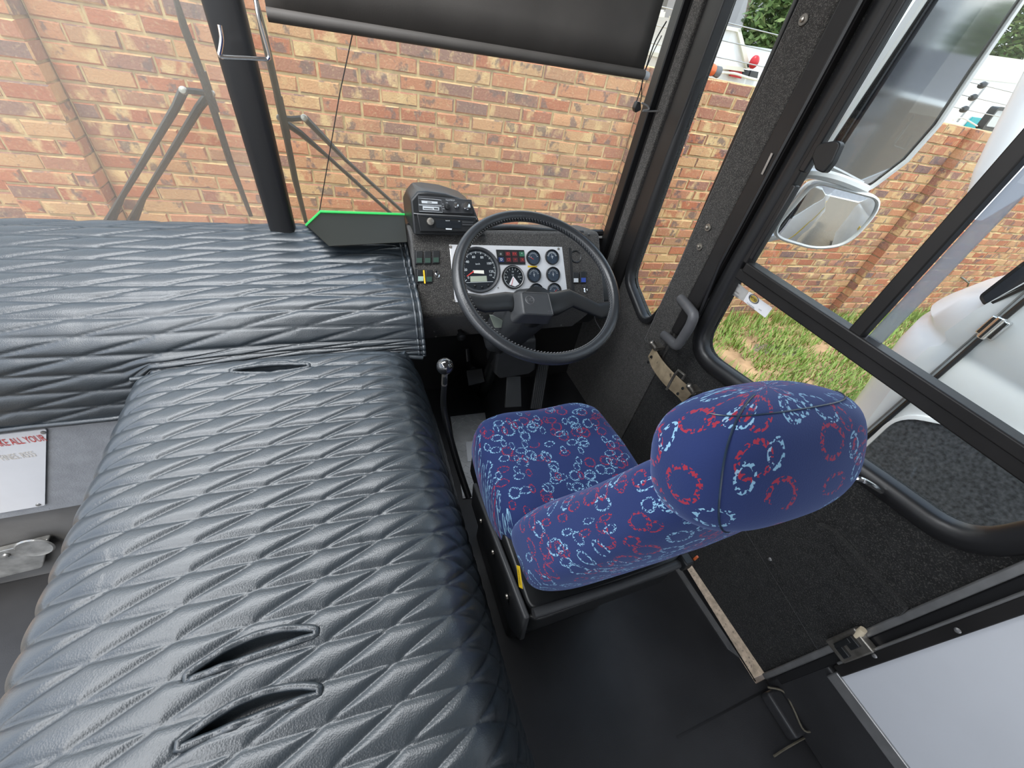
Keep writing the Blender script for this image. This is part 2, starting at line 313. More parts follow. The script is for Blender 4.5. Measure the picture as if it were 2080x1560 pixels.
def lamp(name, kind, loc, energy, rot=None, size=None, col=(1, 1, 1), sy=None, angle=None):
    l = bpy.data.lights.new(name, kind); l.energy = energy; l.color = col
    if size: l.size = size
    if sy: l.shape = 'RECTANGLE'; l.size_y = sy
    if angle: l.angle = math.radians(angle)
    o = bpy.data.objects.new(name, l); COL.objects.link(o); o.location = V(loc)+V((0, 0, ZC))
    if rot: o.rotation_euler = rot
    return o
sun = lamp('sun', 'SUN', (0, 0, 20), 2.6, None, None, (1, .93, .80), angle=12)
sun.rotation_euler = V((-.16, -.32, 1)).to_track_quat('Z', 'Y').to_euler()
lamp('added_left_fill', 'AREA', (-.95, -.45, .58), 28, (0, 0, 0), .3, (.96, .98, 1), 2.2)  # unseen fill lamp, added to brighten the interior from the left
lamp('added_front_fill', 'AREA', (-.45, 1.05, .585), 24, (0, 0, 0), 1.5, (.94, .97, 1), .45)  # unseen fill lamp, added up front to put sheen on the leather
sc.view_settings.view_transform = 'Standard'; sc.view_settings.look = 'None'; sc.view_settings.gamma = 1; sc.view_settings.use_curve_mapping = False
sc.view_settings.exposure = 0.15
try: sc.cycles.max_bounces = 8; sc.cycles.transparent_max_bounces = 12; sc.cycles.caustics_reflective = False; sc.cycles.caustics_refractive = False
except Exception: pass
# ================================================================== THE YARD
GZ = -2.23
a0 = math.radians(-4.77); WL = V((math.cos(a0), math.sin(a0), 0)); WN = V((-math.sin(a0), math.cos(a0), 0)); WD = 3.17
def W(s, out, z): return WL*s + WN*(WD-out) + V((0, 0, z))     # along the wall, out of it, height
def PWALL(u, v, out=0): return PP(u, v, W(0, out, 0), WN)
mb = MB(); mb.bb((-30, -40, GZ-.2), (40, 40, GZ)); struct('ground', mb, M['gravel'])
mb = MB(); g = []
for i in range(41):
    row = []
    for j in range(17):
        s, o = -6+i*.45, j*.13
        row.append(W(s, o, GZ+.012+.03*noise.noise(V((s*1.3, o*2.5, 0)))+(.05 if j == 0 else 0)*0 - (.03 if j == 16 else 0)))
    g.append(row)
mb.loft(g, False, False); o = mb.build('soil', M['soil'], smooth=80); tag(o, 'strip of dry reddish soil along the foot of the brick wall', 'soil', kind='stuff')
# grass and weeds on the strip
mb = MB(); R = random.Random(3)
def blade(mb, p, h, lean, ang, wd):
    d = V((math.cos(ang), math.sin(ang), 0)); s = V((-d.y, d.x, 0))*wd
    mb.add([p-s, p+s, p+d*(lean*.4)+V((0, 0, h*.6))+s*.7, p+d*(lean*.4)+V((0, 0, h*.6))-s*.7, p+d*lean+V((0, 0, h))], [(0, 1, 2, 3), (3, 2, 4)])
for _ in range(30000):
    s = R.uniform(1.2, 9.5); o = R.uniform(.03, 2.0)
    dn = noise.noise(V((s*1.7, o*2.2, 3)))
    if dn < -.42 + .3*R.random() - (.22 if o < .6 else 0) + (.45 if s < 3.5 and o > .45 else 0): continue
    blade(mb, W(s, o, GZ+.01), R.uniform(.03, .13)*(1.5 if o < .25 else 1), R.uniform(.02, .08), R.uniform(0, 6.28), R.uniform(.003, .008))
o = mb.build('grass', M['grass'], smooth=80, recalc=False); tag(o, 'green grass and weeds growing along the foot of the brick wall', 'grass', kind='stuff')
# brick wall with piers
PIERS = [(-2.02, -1.57), (1.875, 2.33), (5.47, 5.93), (8.9, 9.3)]; PO = .105
def seg(s):
    for a, b in PIERS:
        if a <= s < b: return (a, b, PO)
    lo = max([b for a, b in PIERS if b <= s]+[-6.0]); hi = min([a for a, b in PIERS if a > s]+[9.6]); return (lo, hi, 0)
mb = MB(); R = random.Random(11); CH, BL = .085, .233
def brick(a, b, z0, z1, out, dep=.11, ends=None):
    j = lambda q: R.uniform(-q, q)
    a += .006+j(.003); b -= .006+j(.003); z0 += .006+j(.002); z1 -= .007+j(.002); out += j(.003); e = .006
    tl, tr = j(.003), j(.003)
    vs = [(a, out-dep, z0), (b, out-dep, z0), (b, out-dep, z1), (a, out-dep, z1), (a, out-e, z0), (b, out-e, z0), (b, out-e, z1), (a, out-e, z1)]
    vs += [(a+e*R.uniform(.6, 2), out+tl, z0+e*R.uniform(.5, 1.5)), (b-e*R.uniform(.6, 2), out+tr, z0+e*R.uniform(.5, 1.5)), (b-e*R.uniform(.6, 2), out+tr, z1-e*R.uniform(.5, 1.5)), (a+e*R.uniform(.6, 2), out+tl, z1-e*R.uniform(.5, 1.5))]
    mb.add([W(*q) for q in vs], [(0, 1, 5, 4), (1, 2, 6, 5), (2, 3, 7, 6), (3, 0, 4, 7), (4, 5, 9, 8), (5, 6, 10, 9), (6, 7, 11, 10), (7, 4, 8, 11), (8, 9, 10, 11)])
for r in range(25):
    z0 = GZ + r*CH; s = -6.0
    while s < 9.55:
        a, b, out = seg(s+1e-6); x = a + (0 if r % 2 == 0 else -BL/2)
        if out: x = a + (0 if r % 2 == 0 else -BL*.5)
        while x < b-.02:
            lo, hi = max(x, a), min(x+BL, b)
            if hi-lo > .03: brick(lo, hi, z0, z0+CH, out, .11 + (out if out else 0))
            x += BL
        s = b
mt = MB()
for a, b, out in [seg(q) for q in (-5, -1.8, 0, 2, 4, 5.6, 7, 9, 9.45)]:
    pts = [W(a+(.016 if out else 0), out-.009, GZ-.05), W(b-(.016 if out else 0), out-.009, GZ-.05), W(b-(.016 if out else 0), out-.009, GZ+25*CH-.006), W(a+(.016 if out else 0), out-.009, GZ+25*CH-.006)]
    mt.prism(pts, WN*(.2+out))
o = mb.build('brick_wall', M['brick'], smooth=30); o['kind'] = 'structure'; o['label'] = 'face brick boundary wall with piers in front of the bus'
m2 = mt.build('mortar', M['mortar'], parent=o, smooth=30)
# tap on the wall
T = thing('wall_tap', 'small grey metal tap on the brick wall above the white vehicle', 'tap', PWALL(1965, 572, .04))
mb = MB(); a, b = PWALL(1952, 563, .0), PWALL(1968, 575, .07); mb.tube([a, PWALL(1958, 567, .04), b], .012, 8); mb.tube([b, b+V((0.05, 0, -.05))], .01, 8); mb.build('pipe', M['steel'], T)
mb = MB(); mb.tube([b+V((-.04, 0, .03)), b+V((.04, 0, .05))], .008, 6); mb.build('handle', M['steel'], T)
# ------------------------------------------------------------------ beyond the wall
def beyond(u, v, d): return PP(u, v, WN*d, WN)
def slab(name, pts, d, th, m, parent, smooth=30):
    mb = MB(); mb.prism([beyond(u, v, d) for u, v in pts], WN*th); return mb.build(name, m, parent, smooth=smooth)
# white canopy gable with lamps (truck parked behind the wall)
T = thing('canopy_truck', 'white truck canopy with a sloping side and red lamp behind the wall', 'truck', beyond(1470, 140, 4.3))
slab('canopy_panel', [(1395, 132), (1395, 40), (1448, 52), (1498, 62), (1518, 138)], 4.3, .9, M['wpaint'], T)
slab('canopy_edge', [(1380, 118), (1510, 137), (1512, 146), (1378, 127)], 4.28, .9, M['cream'], T)
slab('corner_trim', [(1497, 58), (1505, 60), (1526, 141), (1516, 140)], 4.27, .3, M['cream'], T)
slab('top_trim', [(1395, 36), (1505, 58), (1505, 66), (1395, 45)], 4.27, .3, M['cream'], T)
slab('body', [(1378, 126), (1600, 150), (1620, 108), (1518, 106), (1510, 137)], 4.6, .8, M['wpaint'], T)
slab('body_side', [(1380, 128), (1600, 152), (1580, 200), (1375, 185)], 4.35, .8, M['wpaint'], T)
slab('red_panel', [(1486, 137), (1508, 141), (1506, 160), (1484, 155)], 4.3, .03, M['red'], T)
f = slab('window', [(1512, 141), (1523, 143), (1518, 158), (1507, 155)], 4.32, .03, M['tint'], T); f = slab('window', [(1526, 143), (1541, 146), (1538, 161), (1521, 158)], 4.32, .03, M['tint'], T)
mb = MB(); mb.ball(beyond(1532, 126, 4.2), .05, 1, .7, 1.1); mb.build('red_lamp', M['red'], T)
mb = MB(); mb.tube([beyond(1518, 134, 4.25), beyond(1530, 127, 4.22)], .018, 6); mb.build('lamp_stalk', M['bplastic'], T)
# orange lamp on the wall top
T = thing('beacon_lamp', 'small orange lamp with grey base and pale cable on the wall top', 'lamp', PWALL(1440, 142, -.02))
mb = MB(); mb.lathe([(.0, 0), (.035, 0), (.04, .05), (.028, .085), (0, .09)], PWALL(1449, 143, -.05), PWALL(1437, 139, -.05)-PWALL(1449, 143, -.05), 12); mb.build('lens', M['orange'], T)
mb = MB(); mb.lathe([(.0, 0), (.036, 0), (.03, .06), (0, .06)], PWALL(1460, 147, -.05), PWALL(1449, 143, -.05)-PWALL(1460, 147, -.05), 12); mb.build('base', M['gplastic'], T)
mb = MB(); mb.tube(spline([PWALL(1458, 147, -.05), PWALL(1478, 148, -.05), PWALL(1495, 150, -.03), PWALL(1520, 158, -.03), PWALL(1545, 164, -.03)], 5), .008, 6); mb.build('cable', M['cream'], T)
# pale vehicle seen in the gap right of the blind
T = thing('cream_bus', 'cream bus side seen between the blind and the windscreen pillar', 'bus', beyond(1330, 120, 6.4))
slab('body', [(1270, 130), (1290, 20), (1352, 24), (1328, 128)], 6.4, 1.2, M['cream'], T); slab('window', [(1280, 18), (1300, -60), (1372, -50), (1352, 20)], 6.42, .3, M['tint'], T)
# grey shed behind the trees
mb = MB(); mb.prism([beyond(u, v, 11) for u, v in ((1430, 70), (1470, -120), (1760, -60), (1650, 110))], WN*2); o = mb.build('shed', M['farwall']); tag(o, 'pale grey shed wall behind the boundary wall and trees', 'shed')
mb = MB(); mb.tube([beyond(1508, 80, 9), beyond(1545, -90, 9)], .05, 8); o = mb.build('wooden_pole', M['bark']); tag(o, 'thin dark pole standing in front of the grey shed', 'pole')
def tree(name, label, c, rad, n, seed, trunk):
    R = random.Random(seed); T = thing(name, label, 'tree', trunk, 'trees beyond the wall' if trunk[1] > 0 else 'trees behind the far yard wall'); mb = MB()
    for _ in range(n):
        d = V((R.gauss(0, 1), R.gauss(0, 1), R.gauss(0, 1))).normalized()*(R.random()**.35); p = V(c)+V((d.x*rad[0], d.y*rad[1], d.z*rad[2]))
        a = V((R.uniform(-1, 1), R.uniform(-1, 1), R.uniform(-.6, .6))).normalized()*R.uniform(.05, .11)*(3 if n < 3000 else 1); b = a.cross(V((R.uniform(-1, 1), R.uniform(-1, 1), R.uniform(-1, 1)))).normalized()*R.uniform(.02, .045)*(3 if n < 3000 else 1)
        mb.add([p-a, p+b, p+a, p-b], [(0, 1, 2, 3)])
    mb.build('foliage', M['leaf'], T, recalc=False, smooth=80)
    mb = MB(); c = V(c); mb.tube([V(trunk), V(trunk).lerp(c, .6), c], [.14, .1, .05], 8); mb.build('trunk', M['bark'], T)
q = beyond(1585, 60, 8.2); tree('leafy_tree', 'dense green tree behind the boundary wall beside the grey shed', q, (.75, .6, 1.5), 5200, 5, (q.x, q.y, GZ))
q = beyond(2075, 60, 9.5); tree('leafy_tree', 'green tree at the top right above the long white vehicle roof', q, (1.3, .9, 1.6), 6000, 6, (q.x, q.y, GZ))
# long white vehicle behind the wall, top right
T = thing('box_truck', 'long white box truck behind the wall under the trees', 'truck', beyond(2000, 240, 4.2))
slab('body', [(1880, 300), (1960, 158), (2200, 182), (2160, 330)], 4.2, 1.5, M['wpaint'], T); slab('roof_band', [(1958, 158), (2010, 112), (2230, 142), (2200, 184)], 4.19, 1.4, M['cream'], T)
slab('teal_panel', [(1952, 268), (1978, 238), (2052, 248), (2042, 290)], 4.17, .02, M['teal'], T)
# electric fence post
T = thing('fence_post', 'grey angled fence post with three black insulators on the wall top', 'fence post', PWALL(1948, 246, -.05))
a, b = PWALL(1944, 248, -.04), PWALL(2008, 168, -.04); mb = MB(); mb.tube([a, b], .018, 4, sq=.5); mb.build('post', M['galv'], T)
for u, v in ((1959, 222), (1977, 198), (1996, 173)):
    mb = MB(); c = PWALL(u, v, -.02); mb.lathe([(0, -.04), (.02, -.035), (.028, 0), (.02, .03), (0, .04)], c, (1, 0, .2), 12); mb.build('insulator', M['bplastic'], T)
mb = MB(); mb.tube(spline([PWALL(1936, 244, -.02), PWALL(1955, 240, -.02), PWALL(1985, 256, -.02)], 4), .006, 5); mb.build('cable', M['cream'], T)
for (u, v), (u2, v2), (u3, v3), nm in (((1959, 222), (2200, 268), (1560, 98), 'lowest'), ((1977, 198), (2200, 240), (1575, 66), 'middle'), ((1996, 173), (2200, 212), (1590, 38), 'topmost')):
    mb = MB(); p = PWALL(u, v, -.02); mb.tube([p+WL*3, p, p-WL*4.5], .0035, 4); o = mb.build('fence_wire', M['wire']); tag(o, nm+' of the electric fence wires above the brick wall', 'wire', 'electric fence wires')
# ------------------------------------------------------------------ white bus parked alongside
NX = 2.2
T = thing('parked_bus', 'white bus parked alongside, nose towards the brick wall', 'bus', (NX+1, 0, GZ))
def bus_outline(z):
    k = -(-.85-z)*.16 if z < -.85 else 0.0; d = max(0, z+.60); n = .02 if -.72 < z < -.66 else 0
    pts = [(NX, -6), (NX, -.8), (NX, .50-d*.25), (NX+.015, .60-d*.3), (NX+.06, .685-d*.5), (NX+.14, .755-d*.8), (NX+.3, .82-d*1.15), (NX+.7, .90-d*1.3), (NX+1.25, .92-d*1.35), (NX+2.2, .80-d*1.2), (NX+2.5, -.9), (NX+2.5, -6)]
    return [V((x+n*.4, y+(k if y > .2 else 0)*1.0-(n if y > .2 else 0), z)) for x, y in pts]
mb = MB(); zs = [-1.9, -1.6, -1.3, -1.0, -.84, -.735, -.71, -.685, -.66, -.55, -.4, -.2, .1, .5, .75]
mb.loft([[q for q in spline(bus_outline(z), 3)] for z in zs]); mb.build('body', M['wpaint'], T, smooth=50)
mb = MB(); mb.tube(spline([(NX-.002, .524, -1.75), (NX-.002, .524, -1.2), (NX-.002, .524, -.8), (NX-.002, .524, -.45), (NX-.002, .50, -.2)], 5), .010, 6); mb.build('door_gap', M['rubber'], T)
mb = MB(); mb.tube([(NX-.004, .545, -1.75), (NX-.004, .545, -.4)], .004, 5); mb.build('door_edge', M['galv'], T)
mb = MB(); mb.box((NX-.012, .522, -.565), (.03, .055, .075)); mb.lathe([(0, -.045), (.014, -.045), (.014, .045), (0, .045)], (NX-.028, .522, -.565), (0, 0, 1), 10); mb.build('hinge', M['chrome'], T, bevel=.004)
wp = rpoly([(NX-.006, .64, -.52), (NX-.006, .66, -.05), (NX-.006, .25, .1), (NX-.006, .45, -.28)], .06)
wp = rpoly([V((NX+.030, .628, -.50)), V((NX+.022, .610, -.36)), V((NX+.0, .53, -.02)), V((NX-.006, .40, -.02)), V((NX+.0, .535, -.36)), V((NX+.018, .598, -.512))], [.01, 0, .02, .02, 0, .012])
mb = MB(); mb.prism(wp, (-.012, .004, 0)); mb.build('side_window', M['tint'], T); mb = MB(); mb.ring(wp, (-1, 0, 0), [(0, -.01), (0, .014), (.010, .014), (.010, -.01)]); mb.build('window_seal', M['rubber'], T)
kp = rpoly([(NX-.004, .50, -1.02), (NX-.004, .36, -.93), (NX-.004, -.1, -.66), (NX-.004, -.25, -.75), (NX-.004, -.2, -1.5), (NX-.004, .48, -1.5)], [.08, .10, .05, .05, .1, .1])
mb = MB(); mb.prism(kp, (-.014, 0, 0)); mb.build('kerb_window', M['tintspeck'], T, bevel=.004)
mb = MB(); mb.ring(kp, (-1, 0, 0), [(0, -.01), (0, .02), (.008, .018), (.016, .014), (.018, -.01)]); mb.build('kerb_window_rim', M['wpaint'], T)
mb = MB(); mb.box((NX-.005, -1.6, -.95), (.012, 2.2, .06)); mb.build('orange_stripe', M['yellow'], T)
for k in range(4):
    mb = MB(); y = -1.0-k*1.15; mb.prism(rpoly([(NX-.008, y, -.35), (NX-.008, y, .45), (NX-.008, y-1.0, .45), (NX-.008, y-1.0, -.35)], .07), (-.01, 0, 0)); mb.build('passenger_window', M['tint'], T)
# mirror arm of the parked bus
mb = MB(); e0, e1 = P(1985, 395, x=2.45), P(2095, 190, x=2.45); dv = (e1-e0).normalized(); up = V((1, 0, 0))
mb.loft([[e0.lerp(e1, tt)+V((.16+.16*math.cos(q), .11*math.sin(q), 0))*(.55+.45*min(1, tt*3+.25)) for q in [2*math.pi*j/16 for j in range(16)]] for tt in (-.25, -.18, -.05, .2, .5, .8, 1.2, 1.6)]); mb.build('mirror_housing', M['wpaint'], T, smooth=60)
T = thing('truck_mirror', 'black framed truck mirror with pale glass showing above the wall top', 'mirror', P(1995, 262, y=2.9))
mp = rpoly([P(u, v, y=2.9) for u, v in ((2025, 217), (2062, 221), (2034, 268), (1990, 262))], .03); mb = MB(); mb.prism(mp, (0, .05, 0)); mb.ring(mp, (0, -1, 0), [(.0, 0), (.004, .02), (-.02, .02), (-.02, 0)]); mb.build('frame', M['bplastic'], T)
ip = rpoly([P(u, v, y=2.895) for u, v in ((2026, 224), (2053, 227), (2030, 260), (2002, 256))], .02); mb = MB(); mb.prism(ip, (0, -.004, 0)); mb.build('glass', M['cap'], T)
mb = MB(); mb.tube(spline([P(1985, 258, y=2.95), P(1996, 252, y=2.92), P(2012, 235, y=2.92)], 4), .02, 6); mb.build('arm', M['bplastic'], T)
# things only the mirrors can see
mb = MB(); mb.bb((-12, -46.4, GZ), (40, -46, GZ+2.6)); o = mb.build('yard_wall', M['farwall']); tag(o, 'grey yard wall far behind the bus, seen in the mirrors', 'wall', kind='structure')
for i, (x, y) in enumerate(((1.5, -49), (7.5, -50), (14, -49))):
    tree('bushy_tree', ('bushy tree above the far yard wall, nearest the bus in the mirror', 'bushy tree above the far yard wall, between its two neighbours', 'bushy tree above the far yard wall, outermost in the mirror')[i], (x, y, 1.2), (2.8, 2, 2.4), 2600, 20+i, (x, y, GZ))
# ================================================================== BUS SHELL
SX = 1.08; FZ = -1.42; WY = 1.45
YZ = lambda u, v: P(u, v, x=SX)
mb = MB(); mb.bb((-.62, -.06, FZ-.03), (1.04, WY, FZ)); mb.bb((1.04, .34, FZ-.03), (1.12, WY, FZ)); mb.bb((-.62, -4, FZ-.03), (.2, -.06, FZ)); mb.bb((-1.36, -4, -1.72), (-.62, 1.05, -1.69)); mb.bb((-.65, -4, -1.72), (-.62, 1.05, FZ-.03)); mb.bb((.2, -4, FZ-.03), (1.12, -.06, FZ)); struct('floor', mb, M['vinyl'])
mb = MB(); mb.bb((-1.36, -4, .62), (1.12, 1.52, .66)); struct('ceiling', mb, M['ceil'])
mb = MB(); mb.bb((-1.40, -4, -1.72), (-1.36, -.25, -.45)); mb.bb((-1.40, -.35, -.45), (-1.36, -.25, .62)); mb.bb((-1.40, -1.7, -.45), (-1.36, -1.6, .62)); mb.bb((-1.40, -3.2, -.45), (-1.36, -3.1, .62)); mb.bb((-1.40, .95, -1.72), (-1.36, 1.5, -.6)); struct('wall_left', mb, M['gwall'])
# front bulkhead: grey notice panel, kick panel below it, dark bulkhead under the dash
mb = MB(); mb.bb((-1.36, 1.02, -1.315), (-.50, 1.06, -.92)); struct('wall_front', mb, M['gwall'], smooth=30)
mb = MB(); mb.bb((-1.36, 1.035, -1.70), (-.50, 1.06, -1.315)); struct('trim_1', mb, M['gdark'], label='dark grey kick panel below the notice panel')
mb = MB(); mb.bb((-.52, WY-.01, FZ), (SX+.04, WY+.03, -.64)); mb.bb((-1.36, WY-.01, FZ), (-.5, WY+.03, -.64)); struct('trim_2', mb, M['bframe'], label='dark front bulkhead under the windscreen')
mb = MB(); mb.bb((-.50, 1.012, -1.0), (.16, 1.03, -.80)); struct('trim_3', mb, M['brownp'], label='brown bulkhead strip between dashboard cover and engine cover')
# right side lining with its openings
ql = rpoly([YZ(1472, 0)+V((0, .02, .5)), YZ(1342, 375), YZ(1276, 565), YZ(1312, 655), YZ(1343, 622), YZ(1450, 375), YZ(1616, 0)+V((0, .015, .5))], [.0, 0, .05, .05, .05, 0, 0])
for p in ql: p.x = SX
DB, DT = -1.425, .60
dw = rpoly([V((SX, .788, .55)), V((SX, .788, -.45)), V((SX, .775, -.735)), V((SX, .58, -.708)), V((SX, .17, -.64)), V((SX, .02, -.62)), V((SX, -.015, -.48)), V((SX, -.02, .55))], [0, .02, .085, .12, .06, .06, .04, 0])
lin = [V((SX, 1.47, .62)), V((SX, 1.47, FZ)), V((SX, .885, FZ)), V((SX, .885, .62))]
mb = MB(); mb.holes([V((SX, 1.47, .70)), V((SX, 1.47, FZ)), V((SX, .885, FZ)), V((SX, .885, .70))], [ql], (.04, 0, 0)); wr = struct('wall_right', mb, M['lining'], smooth=30)
# driver's door with carpeted panel
mb = MB(); mb.holes([V((SX, .878, .70)), V((SX, .878, DB-.012)), V((SX, -.045, DB+.02)), V((SX, -.045, .70))], [dw], (.04, 0, 0))
door = struct('door_1', mb, M['carpet'], smooth=30, label='black carpeted driver door below the sliding window')
mb = MB(); pk = rpoly([P(u, v, x=SX-.008) for u, v in ((1510, 1075), (1640, 1035), (1829, 1248), (1660, 1322))], .01); mb.prism(pk, (.012, 0, 0)); mb.build('carpet_patch', M['carpet'], door, bevel=.004)
mb = MB(); pk = rpoly([P(u, v, x=SX-.022) for u, v in ((1655, 1062), (1690, 1080), (1838, 1240), (1822, 1255), (1790, 1225))], .008); mb.prism(pk, (.02, 0, 0)); mb.build('carpet_fold', M['carpet'], door, bevel=.006)
for u, v in ((1678, 1075), (1564, 1136)):
    mb = MB(); mb.lathe([(0, 0), (.006, 0), (.004, .004), (0, .005)], P(u, v, x=SX-.01), (-1, 0, 0), 10); mb.build('screw', M['galv'], door)
mb = MB(); mb.prism([V((SX-.012, -.045, DB+.02)), V((SX-.012, -.062, DB+.02)), V((SX-.012, -.062, .6)), V((SX-.012, -.045, .6))], (.05, 0, 0)); mb.build('edge_strip', M['galv'], door, bevel=.003)
# latch
mb = MB(); c = P(1728, 1310, x=SX-.02); mb.box(c, (.022, .055, .105)); mb.build('latch', M['steel'], door, bevel=.004); LT = bpy.data.objects['latch']
mb = MB(); mb.box(c+V((-.014, .004, .022)), (.012, .026, .03)); mb.box(c+V((-.014, -.004, -.02)), (.012, .03, .02)); mb.box(c+V((-.016, .01, 0)), (.012, .012, .05)); mb.build('latch_claw', M['bplastic'], LT, bevel=.002)
mb = MB(); mb.lathe([(0, -.016), (.008, -.016), (.009, .0), (.008, .016), (0, .016)], c+V((-.004, .014, .052)), (0, .2, 1), 12); mb.build('buffer', M['bone'], LT)
# check strap across the door seam
T = thing('door_strap', 'worn beige leather door check strap with metal buckle below the grab handle', 'strap', P(1360, 760, x=SX))
pa = [(1316, 724, 1.04), (1323, 745, 1.022), (1338, 768, 1.01), (1355, 787, 1.02), (1375, 805, 1.045), (1386, 818, 1.07)]; pb = [(1327, 705, 1.04), (1340, 727, 1.022), (1357, 748, 1.01), (1373, 764, 1.02), (1395, 784, 1.045), (1408, 797, 1.07)]
A = spline([P(u, v, x=x) for u, v, x in pa], 5); B = spline([P(u, v, x=x) for u, v, x in pb], 5); d = V((.006, 0, 0))
mb = MB(); mb.loft([[a, b, b+d, a+d] for a, b in zip(A, B)]); mb.build('strap', M['hide'], T, bevel=.001)
mb = MB(); q = [P(u, v, x=1.005) for u, v in ((1354, 791), (1371, 760), (1378, 752), (1391, 762), (1386, 770))]; mb.tube(q, .0045, 8); mb.build('buckle', M['steel'], T)
for nm, (u, v, x) in dict(pin=(1404, 790, 1.045), hook=(1328, 702, 1.03)).items():
    mb = MB(); c = P(u, v, x=x); mb.lathe([(0, -.02), (.010, -.02), (.010, .018), (.006, .022), (0, .022)], c, (-.6, .5, .6), 10); mb.box(c+V((.02, 0, -.005)), (.04, .035, .012)); mb.build(nm, M['steel'], T)
for u, v, x in ((1387, 789, 1.028), (1377, 800, 1.028), (1323, 725, 1.028), (1317, 736, 1.028)):
    mb = MB(); mb.lathe([(0, 0), (.006, 0), (.005, .003), (0, .004)], P(u, v, x=x), (-1, .2, .2), 8); mb.build('rivet', M['bplastic'], T)
# rubber frames round the two side openings
GP = [(.0, .0), (-.002, .016), (.012, .024), (.034, .020), (.042, .0)]
mb = MB(); mb.ring(ql, (-1, 0, 0), [(-.003, -.02), (-.002, .002), (.006, .010), (.020, .012), (.026, 0)]); mb.build('rubber_seal', M['rubber'], wr, smooth=60)
mb = MB(); mb.ring(dw, (-1, 0, 0), [(-.006, -.02), (-.005, .002), (.004, .012), (.022, .016), (.040, .010), (.046, 0)]); mb.build('rubber_seal', M['rubber'], door, smooth=60)
mb = MB(); q = [p+V((.024, 0, 0)) for p in ql]; mb.prism(q, (.005, 0, 0)); struct('window_3', mb, M['glass'], label='fixed quarter window pane')
# driver's sliding window
mb = MB(); q = [p+V((.026, 0, 0)) for p in dw if p.z < -.44]; q = [V((q[0].x, .788, -.43))]+q+[V((q[0].x, -.016, -.43))]; mb.prism(q, (.005, 0, 0)); w4 = struct('window_4', mb, M['glass'], label='driver side window with sliding upper panes')
mb = MB()
mb.bb((SX-.012, -.02, -.440), (SX+.03, .772, -.412)); mb.bb((SX-.004, -.02, -.470), (SX+.03, .79, -.438)); mb.build('rail', M['bframe'], w4, bevel=.004)
mb = MB(); mb.bb((SX-.006, .772, -.42), (SX+.03, .80, .6)); mb.build('front_channel', M['bframe'], w4, bevel=.004)
mb = MB(); mb.bb((SX-.014, .757, -.17), (SX+.004, .775, .6)); mb.bb((SX-.014, .757, -.40), (SX+.004, .771, -.20)); mb.build('sliding_stile', M['rubber'], w4, bevel=.003)
mb = MB(); mb.bb((SX-.010, .411, -.414), (SX+.018, .442, .6)); mb.build('mullion', M['bframe'], w4, bevel=.003)
mb = MB(); mb.bb((SX+.02, .382, -.412), (SX+.028, .411, .6)); mb.build('pane_edge', M['frost'], w4)
mb = MB(); mb.bb((SX+.004, .43, -.412), (SX+.008, .772, .6)); mb.build('front_pane', M['glass'], w4)
mb = MB(); mb.bb((SX+.018, -.018, -.412), (SX+.022, .41, .6)); mb.build('rear_pane', M['glass'], w4)
mb = MB(); c = V((SX-.02, .765, -.155)); mb.prism(rpoly([P(u, v, x=SX-.025) for u, v in ((1657, 297), (1668, 290), (1700, 285), (1707, 292), (1690, 330), (1672, 352), (1655, 345), (1648, 318))], .006), (.02, 0, 0)); mb.build('catch', M['bplastic'], w4, bevel=.003)
# paper stickers on the lower pane
T = thing('window_sticker', 'grey and white printed paper sticker at the front corner of the driver window', 'sticker', P(1520, 610, x=SX+.022))
S = lambda u, v, o=0: P(u, v, x=SX+.024-o)
c8 = lambda u, v: (1440+u/10.4, 540+v/10.4)
mb = MB(); mb.prism([S(*c8(*q)) for q in ((485, 265), (835, 535), (730, 750), (380, 545))], (.0008, 0, 0)); gp = mb.build('grey_paper', M['gpaper'], T)
mb = MB(); mb.prism(rpoly([S(*c8(*q), .0012) for q in ((845, 540), (1340, 890), (1190, 1100), (725, 745))], .004), (.0008, 0, 0)); pp = mb.build('white_paper', M['paper'], T)
sx_, sy_ = (S(*c8(1340, 890))-S(*c8(845, 540))), (S(*c8(845, 540))-S(*c8(725, 745)))
mb = MB(); c = S(*c8(520, 390), .002); mb.lathe([(0, 0), (.0058, 0), (.0058, .0006), (0, .0006)], c, (-1, 0, 0), 20); mb.build('round_badge', M['dink'], gp)
mb = MB(); mb.text('N', c+V((-.001, 0, 0)), sx_, sy_, .008); mb.build('badge_letter', M['paper'], gp)
mb = MB()
for u, v, h, tx in ((610, 430, .0045, 'DISC'), (540, 520, .005, 'VEHICLE LICENCE'), (530, 590, .0045, 'PASSENGER SERVICE'), (560, 635, .004, 'NO. 11840')): mb.text(tx, S(*c8(u, v), .002), sx_, sy_, h)
mb.build('print', M['dink'], gp)
c = S(*c8(945, 700), .003); e1, e2 = sx_.normalized(), sy_.normalized()
for nm, r0, r1, m in (('oval_rim', .0125, .0145, 'dink'), ('oval', .0, .011, 'gold')):
    mb = MB(); ra = [c+e1*(r1*1.25*math.cos(t))+e2*(r1*.8*math.sin(t)) for t in [2*math.pi*j/32 for j in range(32)]]; rb = [c+e1*(r0*1.25*math.cos(t))+e2*(r0*.8*math.sin(t)) for t in [2*math.pi*j/32 for j in range(32)]]
    mb.loft([ra, rb], True, False) if r0 else mb.quad(ra); mb.build(nm, M[m], pp)
mb = MB(); mb.text('MTBS', c+V((-.0008, 0, 0)), e1, e2, .011); mb.build('letters', M['dink'], pp)
mb = MB(); mb.text('TEL 011 455 2060', S(*c8(880, 830), .003), sx_, sy_, .004); mb.text('SERVICED BY', S(*c8(900, 870), .003), sx_, sy_, .004); mb.text('DATE', S(*c8(1080, 930), .003), sx_, sy_, .004); mb.build('print', M['dink'], pp)
